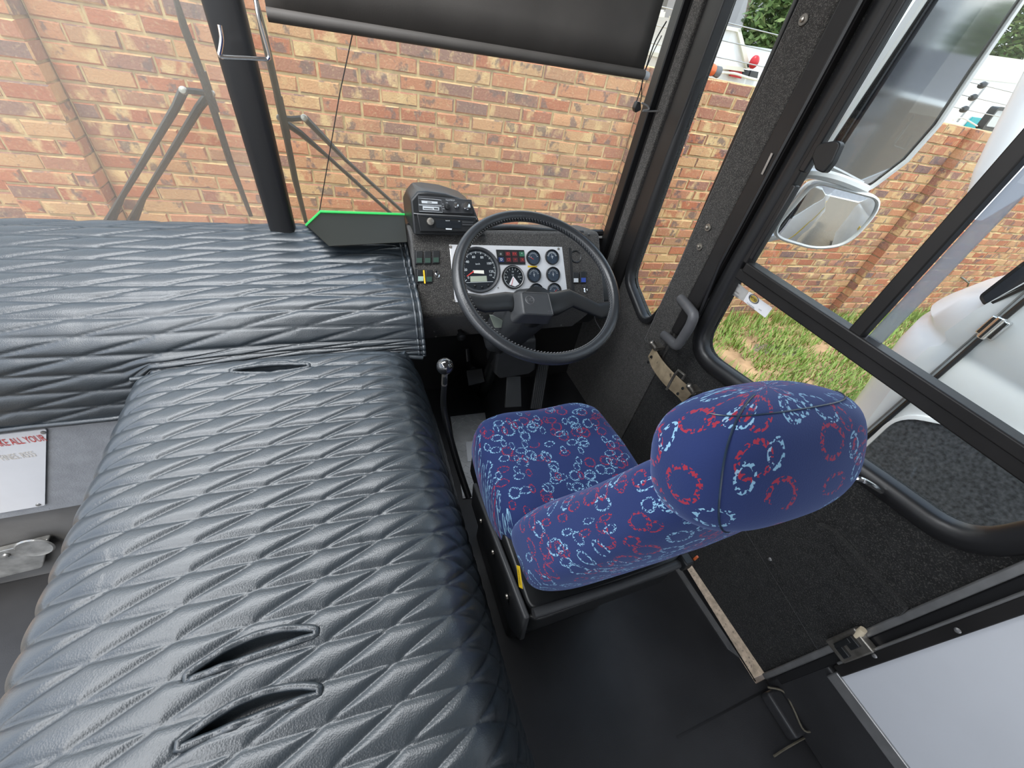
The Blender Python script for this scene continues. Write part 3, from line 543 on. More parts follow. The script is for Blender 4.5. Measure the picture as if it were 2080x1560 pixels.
# corner pillar between windscreen and quarter window, post between quarter window and door
mb = MB(); zt, zb = .60, -.80
def strip(y0, y1, x0, mi): mb.prism([V((x0, y0, zt)), V((x0, y1, zt)), V((x0, y1, zb)), V((x0, y0, zb))], (SX+.03-x0, 0, 0), mi)
strip(1.452, 1.408, SX-.035, 0); strip(1.408, 1.382, SX-.012, 1); strip(1.382, 1.334, SX-.022, 2); strip(1.334, 1.262, SX-.012, 1)
struct('trim_4', mb, [M['rubber'], M['bframe'], M['lining']], bevel=.004, label='front corner pillar with a ribbed grey carpet strip')
mb = MB(); mb.prism([V((SX-.015, 1.012, .6)), V((SX-.015, .90, .6)), V((SX-.015, .895, -.86)), V((SX-.015, 1.0, -.86)), V((SX-.015, 1.003, -.72))], (.03, 0, 0)); o5 = struct('trim_5', mb, M['lining'], bevel=.006, label='ribbed grey post between quarter window and driver window')
mb = MB(); mb.prism([V((SX-.024, .895, .6)), V((SX-.024, .835, .6)), V((SX-.024, .835, -.60)), V((SX-.024, .86, -.74)), V((SX-.024, .895, -.74))], (.04, 0, 0)); mb.build('channel', M['bframe'], o5, bevel=.008)
mb = MB(); mb.tube([V((SX-.026, .838, .6)), V((SX-.026, .838, -.45)), V((SX-.02, .82, -.62))], .006, 6); mb.build('beading', M['rubber'], o5)
for u, v in ((1632, 40), (1438, 462), (1421, 501)):
    mb = MB(); c = P(u, v, x=SX-.018); mb.lathe([(0, 0), (.012, 0), (.011, .002), (.0055, .002), (.005, .007), (0, .009)], c, (-1, 0, 0), 14); mb.build('screw', M['steel'], o5)
mb = MB(); a, b = P(1571, 312, x=SX-.026), P(1550, 355, x=SX-.026); mb.prism([a, a+V((0, .006, 0)), b+V((0, .006, 0)), b], (-.002, 0, 0)); mb.build('scuff_plate', M['galv'], o5)
# grab handle on the post
T = thing('grab_handle', 'grey moulded grab handle on the ribbed post beside the driver door', 'handle', P(1360, 690, x=SX))
c = lambda u, v, x: P(1240+u/5.573, 560+v/5.573, x=x)
path = spline([c(800, 262, 1.065), c(850, 320, 1.045), c(912, 400, 1.018), c(940, 455, 1.008), c(905, 560, 1.008), c(840, 670, 1.008), c(770, 775, 1.010), c(735, 785, 1.016), c(680, 735, 1.04), c(610, 670, 1.065)], 5)
mb = MB(); mb.tube(path, [.011+.006*min(1, abs(i-len(path)/2)/(len(path)/2)*0+1)*1.0 for i in range(len(path))], 10); mb.build('grip', M['gplastic'], T)
for u, v in ((786, 282), (587, 690)):
    mb = MB(); q = c(u, v, 1.062); mb.lathe([(.009, 0), (.009, .004), (.005, .004), (.004, -.004), (0, -.004)], q, (-1, .2, -.2), 12); mb.build('screw_hole', M['bplastic'], T)
# floor edge strips beside the door
mb = MB(); mb.prism([P(u, v, z=FZ+.004) for u, v in ((1366, 1146), (1376, 1145), (1504, 1336), (1480, 1318))], (0, 0, -.006)); struct('trim_6', mb, M['galv'], label='bright metal sill strip at the floor edge beside the driver door')
mb = MB(); mb.prism([P(u, v, z=FZ+.003) for u, v in ((1379, 1144), (1386, 1140), (1536, 1384), (1512, 1346))], (0, 0, -.006)); struct('trim_7', mb, M['rubber'], label='black rubber strip along the sill gap')
# door post, rear side lining and its aluminium angle
mb = MB(); mb.bb((SX-.006, -.086, FZ+.06), (SX+.04, -.062, .6)); mb.bb((SX-.018, -.112, -1.12), (SX+.04, -.086, .6), 1); struct('trim_8', mb, [M['rubber'], M['bframe']], bevel=.003, label='dark door post behind the driver door')
mb = MB(); mb.bb((SX-.020, -.088, -1.10), (SX-.006, -.082, .6)); struct('trim_9', mb, M['galv'], bevel=.002, label='thin bright seal strip on the door post')
for k, (u, v) in enumerate(((1945, 1281), (1776, 1332))):
    mb = MB(); mb.lathe([(0, 0), (.006, 0), (.004, .003), (0, .004)], P(u, v, x=SX-.018), (-1, 0, 0), 10); mb.build('rivet', M['galv'], bpy.data.objects['trim_8'])
mb = MB(); mb.bb((SX-.010, -4, -1.128), (SX+.03, -.112, .6)); struct('trim_10', mb, M['white'], label='plain white side lining behind the driver door')
mb = MB(); mb.bb((SX-.016, -4, -1.166), (SX+.02, -.100, -1.126)); struct('trim_11', mb, M['galv'], bevel=.003, label='aluminium angle along the bottom edge of the white lining')
mb = MB(); mb.bb((SX-.005, -4, FZ), (SX+.03, -.06, -1.15)); mb.bb((SX-.055, -.20, FZ-.0), (SX+.0, -.085, FZ+.045)); struct('baseboard_right', mb, M['vinyl'], bevel=.010, seg=3)
mb = MB(); mb.tube(spline([P(u, v, z=FZ+.05) for u, v in ((1560, 1396), (1592, 1405), (1612, 1440), (1634, 1484), (1662, 1482), (1690, 1484))], 5), .0028, 6); mb.tube(spline([P(u, v, z=FZ+.012) for u, v in ((1572, 1536), (1600, 1518), (1645, 1494), (1676, 1488))], 5), .003, 6); mb.build('worn_crease', M['worn'], bpy.data.objects['baseboard_right'])
mb = MB(); a, b = P(1560, 1402, z=FZ), P(1376, 1501, z=FZ); mb.prism([a, a+V((0, .006, 0)), b+V((0, .006, 0)), b], (0, 0, .001)); mb.build('floor_seam', M['rubber'], bpy.data.objects['floor'])
# outside skin of the bus (only the mirrors show it)
mb = MB(); mb.bb((SX+.045, -9, -1.75), (SX+.06, -.05, -.50)); mb.bb((SX+.045, -9, .45), (SX+.06, 1.4, .75)); struct('trim_12', mb, M['wpaint'], label='white outer side of the bus seen in the mirrors')
mb = MB(); mb.bb((SX+.042, -9, -.52), (SX+.055, -.05, .47)); struct('window_5', mb, M['tint'], label='dark side windows of the bus seen in the mirrors')
mb = MB(); mb.bb((SX+.058, -9, -1.05), (SX+.064, -.4, -.98)); mb.build('stripe', M['yellow'], bpy.data.objects['trim_12'])
# ================================================================== WINDSCREEN
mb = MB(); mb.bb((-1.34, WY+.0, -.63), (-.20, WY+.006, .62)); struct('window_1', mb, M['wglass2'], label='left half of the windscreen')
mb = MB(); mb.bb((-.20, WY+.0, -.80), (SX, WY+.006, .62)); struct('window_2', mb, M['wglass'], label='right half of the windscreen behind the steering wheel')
c1 = lambda u, v: (u/2.971, v/2.971)
A0, A1 = P(409, 0, y=1.42), P(545, 454, y=1.42); B0, B1 = P(495, 0, y=1.42), P(599, 455, y=1.42)
ex = lambda a, b, k: a+(a-b)*k
mb = MB(); rings = []
for t_ in (-1.2, -.4, 0, .5, 1.0, 1.15):
    l, r = A0.lerp(A1, t_), B0.lerp(B1, t_); l.z = r.z = (l.z+r.z)/2; wd = (r-l).length/2; c = (l+r)/2
    rings.append([c+V((wd*math.copysign(abs(math.cos(q))**.6, math.cos(q)), .03*math.copysign(abs(math.sin(q))**.6, math.sin(q)), 0)) for q in [2*math.pi*j/20 for j in range(20)]])
mb.loft(rings); struct('trim_13', mb, M['rubber'], smooth=70, label='thick black centre post of the windscreen')
mb = MB(); mb.tube([(-1.3, WY-.012, -.615), (SX-.05, WY-.012, -.615)], .014, 8); struct('trim_14', mb, M['rubber'], label='rubber seal along the bottom of the windscreen')
# roller blind
T = thing('roller_blind', 'black roller blind pulled partly down across the driver side windscreen', 'blind', P(920, 90, y=1.36))
bl0, br0 = P(542, 24, y=1.36), P(1306, 148, y=1.36); bl1, br1 = P(536, -40, y=1.36), P(1352, -60, y=1.36)
n = 24; rows = []
for j in range(9):
    tt = j/8; row = []
    for i in range(n+1):
        a = bl0.lerp(br0, i/n); b = bl0.lerp(br0, i/n)+V((0, 0, .62)); p = a.lerp(b, tt); p.y += .006*noise.noise(V((i*.35, tt*3, 1)))+.01*tt; row.append(p)
    rows.append(row)
mb = MB(); mb.loft(rows, False, False); o = mb.build('fabric', M['blind'], T, smooth=80); s_ = o.modifiers.new('thick', 'SOLIDIFY'); s_.thickness = .002
mb = MB(); mb.tube([bl0+V((0, -.004, -.004)), br0+V((0, -.004, -.004))], .0135, 12); mb.build('bottom_bar', M['blind'], T)
mb = MB(); mb.tube([br0+V((0, -.004, -.004)), br0+V((.018, -.004, -.006))], [.0125, .011], 12); mb.build('end_cap', M['cap'], T)
T = thing('blind_cord', 'black blind cord with a small tensioner hooked to the corner pillar', 'cord', P(1300, 215, y=1.38))
c4 = lambda u, v: (1200+u/4.16, v/4.16)
mb = MB(); mb.tube(spline([P(*c4(*q), y=1.385) for q in ((640, 180), (540, 360), (460, 600), (420, 760), (380, 880), (375, 940))], 6), .0022, 6); mb.tube(spline([P(*c4(*q), y=1.39) for q in ((600, 300), (520, 460), (440, 660), (430, 800), (420, 860))], 6), .0016, 5); mb.build('cord', M['bplastic'], T)
mb = MB(); mb.prism(rpoly([P(*c4(*q), y=1.375) for q in ((395, 860), (425, 865), (428, 930), (380, 955), (370, 920))], .004), (0, .018, 0)); mb.build('tensioner', M['bplastic'], T, bevel=.002)
mb = MB(); mb.tube(spline([P(*c4(*q), y=1.372) for q in ((430, 870), (480, 895), (490, 925), (440, 935), (470, 940), (560, 940), (612, 945))], 5), .0028, 6); mb.build('wire_hook', M['galv'], T)
mb = MB(); mb.lathe([(0, 0), (.008, 0), (.007, .006), (0, .008)], P(*c4(618, 945), y=1.372), (-.6, -.8, 0), 10); mb.build('hook_screw', M['steel'], T)
# wire loop handle in front of the centre post
T = thing('wire_grab_rail', 'bent bright metal rod loop in front of the windscreen centre post', 'handle', P(497, 118, y=1.30))
mb = MB(); mb.tube(spline([P(*c1(*q), y=1.30) for q in ((1325, 150), (1328, 170), (1338, 235), (1330, 300), (1325, 330), (1340, 343), (1400, 348), (1500, 352), (1600, 358), (1620, 350), (1622, 330), (1600, 250), (1560, 100), (1535, -60))], 4), .0042, 8); mb.build('rod', M['chrome'], T)
# wipers outside
def wiper(label, blade, brk, arms, rot):
    T = thing('windscreen_wiper', label, 'wiper', P(*brk[0], y=1.52), 'windscreen wipers')
    mb = MB(); pts = [P(u, v, y=1.495) for u, v in blade]; mb.tube(pts, [.005]+[.009]*(len(pts)-2)+[.006], 6, sq=.7); bl = mb.build('blade', M['bplastic'], T)
    mb = MB(); k = len(pts)//2; mb.tube([pts[k].lerp(pts[k-1], .3)+V((0, .012, 0)), pts[k].lerp(pts[k+1], .3)+V((0, .012, 0))], .011, 6); mb.build('clamp', M['bplastic'], bl)
    mb = MB(); mb.tube([P(u, v, y=1.515) for u, v in brk], .0075, 6); mb.build('bracket', M['bplastic'], T)
    for u, v in brk[:1]+brk[-1:]:
        mb = MB(); mb.lathe([(0, 0), (.010, 0), (.008, .008), (0, .010)], P(u, v, y=1.508), (0, -1, 0.3), 10); mb.build('pivot_nut', M['galv'], T)
    for a in arms:
        mb = MB(); q = [P(u, v, y=1.53) for u, v in a[0]]; mb.tube(q, a[1], 6); mb.build('arm', M['bplastic'], T)
wiper('windscreen wiper left of the centre post with double arm', [c1(1045, -60), c1(1110, 160), c1(1250, 540), c1(1390, 980), c1(1515, 1305)], [c1(1105, 545), c1(1180, 552), c1(1275, 565)],
      [([c1(1105, 550), c1(1062, 645), c1(735, 1190), c1(660, 1340), c1(620, 1420)], [.011, .010, .007, .013, .014]), ([c1(1262, 570), c1(1200, 650), c1(865, 1195), c1(795, 1345), c1(760, 1420)], [.011, .010, .007, .013, .014])], 0)
c6 = lambda u, v: (600+u/6.5, 240+v/6.5)
wiper('windscreen wiper right of the centre post with double arm', [c1(1535, -40), c1(1590, 200), c1(1710, 730), c1(1780, 1080), c1(1848, 1345)], [c1(1690, 712), c1(1760, 718), c1(1835, 712)],
      [([c1(1700, 725), c1(1815, 805), c1(1960, 930), (793, 433), (812, 452)], [.010, .009, .006, .006, .006]), ([c1(1840, 712), c1(1945, 820), c1(2080, 960), (820, 432), (838, 450)], [.010, .009, .006, .006, .006])], 0)
mb = MB(); mb.tube([P(722, 40, y=1.44), P(690, 190, y=1.44), P(649, 428, y=1.44)], .0016, 5); o = mb.build('aerial_wire', M['bplastic']); tag(o, 'thin dark wire hanging down the windscreen to the green edged screen', 'wire')
# ================================================================== OUTSIDE MIRRORS
MP0, MD = V((1.30, .90, 0)), V((.2, -.11, 0)).normalized(); MN = V((-MD.y, MD.x, 0)); MN = MN if MN.y < 0 else -MN
MNt = (MN + V((0, 0, -.10))).normalized()
PM = lambda u, v, o=0: PP(u, v, MP0+MN*o, MN)
MG = V((-.568, -.823, -.03)).normalized(); MC = PM(1800, 250); PL = lambda u, v: PP(u, v, MC, MG)
T = thing('long_mirror', 'tall white framed outside mirror beyond the driver window', 'mirror', PM(1700, 370))
out = [PL(1757, 391), PL(1842, 326), PL(1906, 254), PL(1978, 146), PL(2078, 0)]; out[-1] = out[-1]+(out[-1]-out[-2])*.7
lb, lt = PL(1640, 352), None; lt = V((0, 0, 0))+lb+(out[-1]-out[0])*1.0
bd = rpoly([lb]+out+[lt], [.02, .03, 0, 0, 0, 0, 0])
back = -MG
mb = MB(); mb.prism([p+back*.005 for p in bd], back*.03); mb.ring(bd, MG, [(-.009, -.004), (-.009, .004), (-.004, .008), (.004, .006), (.006, -.03)]); mb.build('housing', M['wpaint'], T, smooth=50)
mb = MB(); mb.quad([p+MG*.001 for p in bd]); mb.build('mirror_glass', M['mirror'], T)
mb = MB(); mb.ring(bd, MG, [(-.013, .001), (-.013, .004), (-.009, .005), (-.009, .001)]); mb.build('glass_rim', M['rubber'], T)
T = thing('convex_mirror', 'small rounded white convex mirror below the tall mirror', 'mirror', PM(1680, 440))
c7 = lambda u, v: (1500+u/3.586, v/3.586)
pts = [PM(u, v, .03) for u, v in ((1655, 368), (1786, 402), (1779, 432), (1722, 497), (1655, 505), (1575, 482), (1577, 458))]
bd = rpoly(pts, [.03, .03, .03, .05, .04, .04, .03])
mb = MB(); mb.ring(bd, MN, [(-.005, -.002), (-.005, .005), (-.001, .008), (.004, .005), (.005, -.012), (-.01, -.03), (-.03, -.04)]); mb.build('frame', M['wpaint'], T, smooth=60)
cc = sum(bd, V())/len(bd); Rm = max((p-cc).length for p in bd); rows = []
mb = MB()
for k in range(7):
    tt = k/6; rows.append([cc.lerp(p, max(tt, .002))+MN*(.006*(1-tt*tt*((p-cc).length/Rm)**2)) for p in bd])
mb.loft(rows, True, False); mb.build('mirror_glass', M['mirror'], T, smooth=80)
mb = MB(); mb.prism([p-MN*.03 for p in bd], -MN*.01); mb.build('back_shell', M['wpaint'], T)
T = thing('mirror_bracket', 'white painted tube bracket holding both outside mirrors', 'bracket', PM(1640, 360, -.05))
mb = MB(); mb.tube(spline([PM(1560, 372, -.04), PM(1622, 360, -.01), PM(1650, 353, .03), PM(1700, 363, .045), PM(1757, 386, .02)], 6), .014, 8); mb.build('upper_tube', M['wpaint'], T)
mb = MB(); mb.tube(spline([PM(1535, 492, -.03), PM(1560, 484, -.03), PM(1585, 478, -.03)], 4), .013, 8); mb.build('lower_tube', M['wpaint'], T)
mb = MB(); mb.tube([PM(1535, 492, -.03), PM(1470, 470, -.03)], .013, 8); mb.build('stay', M['wpaint'], T); mb = MB(); mb.tube([PM(1560, 372, -.04), PM(1490, 360, -.04)], .013, 8); mb.build('stay', M['wpaint'], T)
# ================================================================== QUILTED COVERS
def resample(pts, step):
    out = [pts[0]]; acc = 0
    L_ = [0]
    for a, b in zip(pts, pts[1:]): L_.append(L_[-1]+(b-a).length)
    n = max(2, int(L_[-1]/step)); res = []; j = 0
    for i in range(n+1):
        d = L_[-1]*i/n
        while j < len(pts)-2 and L_[j+1] < d: j += 1
        tt = (d-L_[j])/max(1e-9, L_[j+1]-L_[j]); res.append((pts[j].lerp(pts[j+1], tt), d))
    return res
def quilt_h(w1, w2, k1, k2, H):
    d1 = abs(w1-round(w1))*k1; d2 = abs(w2-round(w2))*k2
    d = min(d1, d2); a = min(1, d/.021)
    return H*(.78*min(1-math.exp(-d1/.0066), 1-math.exp(-d2/.0046)) + .22*math.sqrt(max(0, 1-(1-a)**2)))
# engine cover: across profile (x, z), swept back along y
prof = spline([V((x, 0, z)) for x, z in ((-.585, -1.42), (-.565, -1.15), (-.545, -.95), (-.53, -.84), (-.505, -.782), (-.465, -.757), (-.40, -.748), (-.2, -.744), (-.02, -.746), (.06, -.752), (.105, -.772), (.140, -.825), (.175, -.92), (.22, -1.10), (.262, -1.30), (.285, -1.415))], 12)
pr = resample(prof, .0030); pr = [q for i, q in enumerate(pr) if q[0].z > -.96 or i % 6 == 0 or i == len(pr)-1]; s0 = min(pr, key=lambda q: abs(q[0].x+.4)+abs(q[0].z+.748))[1]
ys = [-.30+i*.0030 for i in range(int((.992+.30)/.0030)+1)]
nr = len(pr); rows = []
slots = [((-.278, .244), (-.114, .252), .0135, 1), ((-.274, .168), (-.111, .174), .0125, 1), ((-.296, .903), (-.125, .895), .017, 0)]
def slot_d(x, y):
    best = 9
    for (ax, ay), (bx, by), hw, up in slots:
        dx, dy = bx-ax, by-ay; L2 = dx*dx+dy*dy; tt = max(0, min(1, ((x-ax)*dx+(y-ay)*dy)/L2))
        bow = .011*4*tt*(1-tt) if up else 0
        px, py = ax+dx*tt, ay+dy*tt+bow; wd = hw*(math.sin(math.pi*min(1, max(0, tt*.96+.02)))**.8)*.85+.002
        best = min(best, math.hypot(x-px, y-py)/wd)
    return best
for y in ys:
    row = []
    fr = max(0, (y-.91)/.082); drop = .055*fr**2.2
    for i, (p, d) in enumerate(pr):
        a, b = pr[max(0, i-1)][0], pr[min(nr-1, i+1)][0]; tg = (b-a).normalized(); nm = V((-tg.z, 0, tg.x)); nm = nm if nm.z > -.2 and (nm.z > 0 or (nm.x*p.x) > 0) else nm
        u = d-s0+0.0
        wob = .0015*noise.noise(V((u*3.1, y*2.7, 5)))
        w1 = (y+wob-.809+.065*u)/.0505; w2 = w1-(u+.001*noise.noise(V((u*2, y*3, 9))))/.099
        h = quilt_h(w1, w2, .048, .040, .0074)
        h += .0012*noise.noise(V((u*26, y*8, 2)))*(1 if noise.noise(V((u*4, y*4, 8))) > .15 else .15) + .006*noise.noise(V((u*3.5, y*3, 0)))
        sd = slot_d(p.x, y)
        top = max(0, min(1, (p.z+.80)/.04))
        if sd < 1.9: h = h*max(0, min(1, (sd-1)/.9))
        z_off = -drop*top
        if sd < 1.0: z_off -= .030*(1-sd**4)
        elif sd < 1.6: z_off += .004*math.sin((sd-1)/.6*math.pi)
        row.append(V((p.x, y, p.z+z_off))+nm*h*(1 if nm.z >= -.3 else 1))
    rows.append(row)
mb = MB(); mb.loft(rows, False, False); 
ec = thing('engine_cover', 'large black quilted leatherette engine cover with two grip slots left of the driver seat', 'cover', (-.2, .3, FZ))
mb.build('quilted_cover', M['leather'], ec, smooth=180)
for (ax, ay), (bx, by), hw, up in slots:
    q = []
    for k in range(40):
        tt = k/39; bow = .011*4*tt*(1-tt) if up else 0; wd = (hw*(math.sin(math.pi*min(1, max(0, tt*.96+.02)))**.8)*.85+.0025)
        q.append((ax+(bx-ax)*tt, ay+(by-ay)*tt+bow, wd))
    zz = -.740 if up else -.742
    loop = [V((x, y+w_, zz-(.055*max(0, (y+w_-.90)/.085)**2.2)+.003*noise.noise(V((x*40, y*40, 1))))) for x, y, w_ in q]+[V((x, y-w_, zz-.001-(.055*max(0, (y-w_-.90)/.085)**2.2)+.004*noise.noise(V((x*40, y*40, 4))))) for x, y, w_ in reversed(q)]
    mb = MB(); mb.tube(loop, .0058, 8, True); pb = mb.build('slot_piping', M['leather'], ec, smooth=80)
    mb = MB()
    for k in range(0, len(loop), 2):
        a = loop[k]; b = loop[(k+1) % len(loop)]; mb.tube([a.lerp(b, .1)+V((0, 0, .0058)), a.lerp(b, .75)+V((0, 0, .0058))], .0007, 4)
    mb.build('slot_stitching', M['stitch'], pb)
mb = MB(); loop = [V((x, .972+.004*noise.noise(V((x*9, 0, 0))), -.79-.012*abs(x+.2)+.006*noise.noise(V((x*12, 3, 0))))) for x in [-.53+i*.02 for i in range(33)]]; mb.tube(loop, .006, 8); mb.build('front_piping', M['leather'], ec, smooth=80)
# dashboard cover
prof = spline([V((0, y, z)) for y, z in ((1.450, -.603), (1.40, -.606), (1.30, -.628), (1.20, -.655), (1.125, -.678), (1.07, -.708), (1.035, -.755), (1.012, -.83), (.998, -.935))], 12)
pr = resample(prof, .0036); nr = len(pr); rows = []
xs = [-1.30+i*.0042 for i in range(int((.192+1.30)/.0042)+1)]
for x in xs:
    row = []
    low = 0 if x < -.56 else min(1, (x+.56)/.06)
    endk = max(0, (x-.10)/.09); sink = endk**2*.018
    for i, (p, d) in enumerate(pr):
        a, b = pr[max(0, i-1)][0], pr[min(nr-1, i+1)][0]; tg = (b-a).normalized(); nm = V((0, tg.z, -tg.y))
        if nm.z < 0: nm = -nm
        if nm.y > .2: nm = -nm
        u = x+.3; v = -d
        wob = .0035*noise.noise(V((x*2.6, d*4, 4)))
        w1 = (v+wob+.035*u)/.047; w2 = w1-u/.165
        h = quilt_h(w1, w2, .046, .046, .0068)+.0012*noise.noise(V((x*22, d*8, 2)))+.010*noise.noise(V((x*3, d*3, 6)))*.5
        pucker = max(0, 1-((x-.17)/.10)**2-((d-.24)/.09)**2)
        h += pucker*(.006*math.sin(d*170+x*40)-.010)
        q = p+nm*h
        if p.z < -.77 and low: q = q+V((0, 0, (-.77-p.z)*.70*low))
        q += V((0, 0, -sink*.5-.004*math.sin(x*9)*(d > .3)))
        row.append(V((x, q.y, q.z)))
    rows.append(row)
dc = thing('dashboard_cover', 'black quilted leatherette cover stretched over the dashboard under the windscreen', 'cover', (-.5, 1.2, -.95))
mb = MB(); mb.loft(rows, False, False); mb.build('quilted_cover', M['leather'], dc, smooth=180)
edge = [r[-1] for r in rows]
mb = MB(); mb.tube([p+V((0, -.004, 0)) for p in edge[::3]], .007, 8); mb.build('hem', M['leather'], dc, smooth=80)
mb = MB(); e = rows[-1]; mb.tube([p+V((.002, 0, .003)) for p in e[::2]], .006, 8); mb.tube([p+V((-.014, 0, .004)) for p in e[::2]], .004, 8)
cap = [p+V((0.003, 0, 0)) for p in e]; mb.loft([cap, [V((p.x, max(p.y, 1.1)+.06, -.98)) for p in cap]], False, False); mb.build('end_seam', M['leather'], dc, smooth=60)
# green edged screen on the dash
T = thing('edged_screen', 'dark screen with bright green edging lying on the dash beside the radio pod', 'screen', P(720, 480, y=1.33))
TL, TR, LL, BL, BR = P(651, 430, y=1.42), P(822, 436, y=1.42), P(622, 458, y=1.42), P(668, 500, y=1.27), P(828, 492, y=1.27)
mb = MB(); mb.prism([TL, TR, BR, BL, LL], (0, .012, -.006)); mb.build('sheet', M['screen'], T, bevel=.002)
mb = MB(); mb.tube([LL, TL, TR], .0048, 8); mb.build('edging', M['green'], T)
# ================================================================== NOTICE AND STEP LIGHT ON THE LEFT
T = thing('notice_sign', 'white notice plate with faded red lettering on the grey panel left of the engine cover', 'notice', P(48, 950, y=1.015))
NQ = lambda u, v, o=.0: P(u, v, y=1.017-o)
tr, br_ = NQ(95, 870), NQ(92, 1025); wv = V((-.34, 0, 0)); 
mb = MB(); mb.prism(rpoly([tr+wv, tr, br_, br_+wv+V((-.0, 0, 0))], .006), (0, -.003, 0)); mb.build('plate', M['paper'], T)
hh = (tr-br_).length
mb = MB(); mb.text('TAKE ALL YOUR', tr+V((-.016, -.0045, -.030)), (1, 0, 0), (0, 0, 1), .036, 0, 0, 'RIGHT', .40); mb.build('lettering', M['redink'], T)
mb = MB(); mb.text('FINES. R555', tr+V((-.062, -.0045, -.085)), (1, 0, 0), (0, 0, 1), .032, 0, 0, 'RIGHT', .42); mb.build('faded_lettering', M['fadeink'], T)
for p in (tr+V((-.010, -.003, -.010)), br_+V((-.010, -.003, .010))):
    mb = MB(); mb.lathe([(0, 0), (.006, 0), (.005, .003), (0, .0035)], p, (0, -1, 0), 10); mb.build('screw', M['galv'], T)
T = thing('step_light', 'clear ribbed step light low on the left kick panel', 'lamp', P(50, 1120, y=1.03))
a = [P(u, v, y=1.03) for u, v in ((-160, 1150), (105, 1084), (92, 1142), (-170, 1205))]
mb = MB(); mb.prism(rpoly(a, .012), (0, -.02, 0)); mb.build('housing', M['lens'], T, bevel=.006, seg=3)
mb = MB(); c = P(72, 1110, y=1.005)
mb.lathe([(.0, .0), (.042, 0), (.046, .004), (.042, .008), (.036, .006), (.02, .009), (0, .010)], c, (0, -1, .05), 24); mb.build('lens', M['lens'], T)
for u, v in ((12, 1128), (-30, 1120)):
    mb = MB(); mb.lathe([(0, 0), (.010, 0), (.008, .006), (0, .008)], P(u, v, y=1.008), (0, -1, 0), 10); mb.build('screw', M['galv'], T)
# ================================================================== INSTRUMENT CONSOLE
PN = V((0, -.14, .12)).normalized(); PY0 = V((0, 1.25, -.585)); PD = V((0, .12, .14)).normalized(); PX = V((1, 0, 0))
PF = lambda u, v, o=0: PP(u, v, PY0+PN*o, PN)
c5 = lambda u, v: (900+u/8, 490+v/8)
c3 = lambda u, v: (780+u/3.852, 360+v/3.852)
T = thing('instrument_console', 'black driver instrument console with a silver gauge panel behind the steering wheel', 'dashboard', (.55, 1.3, -.97)); IC = T
pf = [(1.45, -.615), (1.44, -.585), (1.35, -.560), (1.288, -.548), (1.272, -.553), (1.105, -.748), (1.108, -.768), (1.135, -.778), (1.262, -.965), (1.45, -.975)]
mb = MB(); mb.prism([V((.203, y, z)) for y, z in pf], (.70, 0, 0)); mb.build('binnacle', M['lining'], T, bevel=.007, seg=3)
pf2 = [(1.45, -.68), (1.30, -.66), (1.22, -.70), (1.16, -.78), (1.26, -.95), (1.45, -.95)]
mb = MB(); mb.prism([V((.903, y, z)) for y, z in pf2], (.08, 0, 0)); mb.build('side_cheek', M['bplastic'], T, bevel=.01)
mb = MB(); mb.tube(spline([V((.43, 1.30, -.551)), V((.55, 1.31, -.545)), V((.7, 1.30, -.55)), V((.84, 1.29, -.553))], 5), .008, 8); mb.build('cowl_lip', M['bplastic'], T)
mb = MB(); mb.prism(rpoly([P(u, v, y=1.27) for u, v in ((1185, 500), (1190, 478), (1200, 476), (1208, 486), (1208, 520), (1200, 525))], .006), (0, .05, 0)); mb.build('vent_nozzle', M['bplastic'], T, bevel=.004)
# silver gauge panel
pn = [PF(*q, .002) for q in ((912, 497), (1141, 502), (1154, 612), (924, 614))]
mb = MB(); mb.prism([p-PN*.0 for p in pn], PN*.003); pan = mb.build('gauge_panel', M['panel'], T, bevel=.001)
for u, v in ((915.5, 501.5), (1134.5, 505.5), (1147, 610), (922, 611)):
    mb = MB(); mb.lathe([(0, 0), (.005, 0), (.004, .0025), (0, .003)], PF(u, v, .005), PN, 10); mb.build('screw', M['steel'], pan)
mb = MB(); mb.text('e', PF(1012, 584, .0055), PX, PD, .012); mb.build('mark', M['dink'], pan)
for u0, v0, u1, v1 in ((1072, 539.5, 1091, 543), (1122.5, 607.5, 1133.5, 612.5)):
    mb = MB(); mb.prism([PF(u0, v0, .0052), PF(u1, v0+.8, .0052), PF(u1, v1, .0052), PF(u0, v1, .0052)], PN*.0006); mb.build('label_tape', M['yellow'], pan)
def dial(c, r, name, big=0, ring=M['bplastic'], face=M['bluish'], inset=None):
    mb = MB(); mb.lathe([(r*.90, 0), (r, 0), (r, .006), (r*.96, .009), (r*.88, .007), (r*.86, .004), (r*.86, 0)], c, PN, 40); g = mb.build(name, ring, T, smooth=50)
    mb = MB(); mb.lathe([(0, 0), (r*.88, 0), (r*.88, .003), (0, .003)], c, PN, 36); mb.build('face', face, g)
    return g
def ticks(mb, c, r0, r1, a0, a1, n, w, o=.0037):
    for k in range(n):
        a = a0+(a1-a0)*k/(n-1); d = PX*math.cos(a)+PD*math.sin(a); s = PX*(-math.sin(a))+PD*math.cos(a)
        mb.quad([c+d*r0-s*w+PN*o, c+d*r1-s*w+PN*o, c+d*r1+s*w+PN*o, c+d*r0+s*w+PN*o])
RAD = math.radians
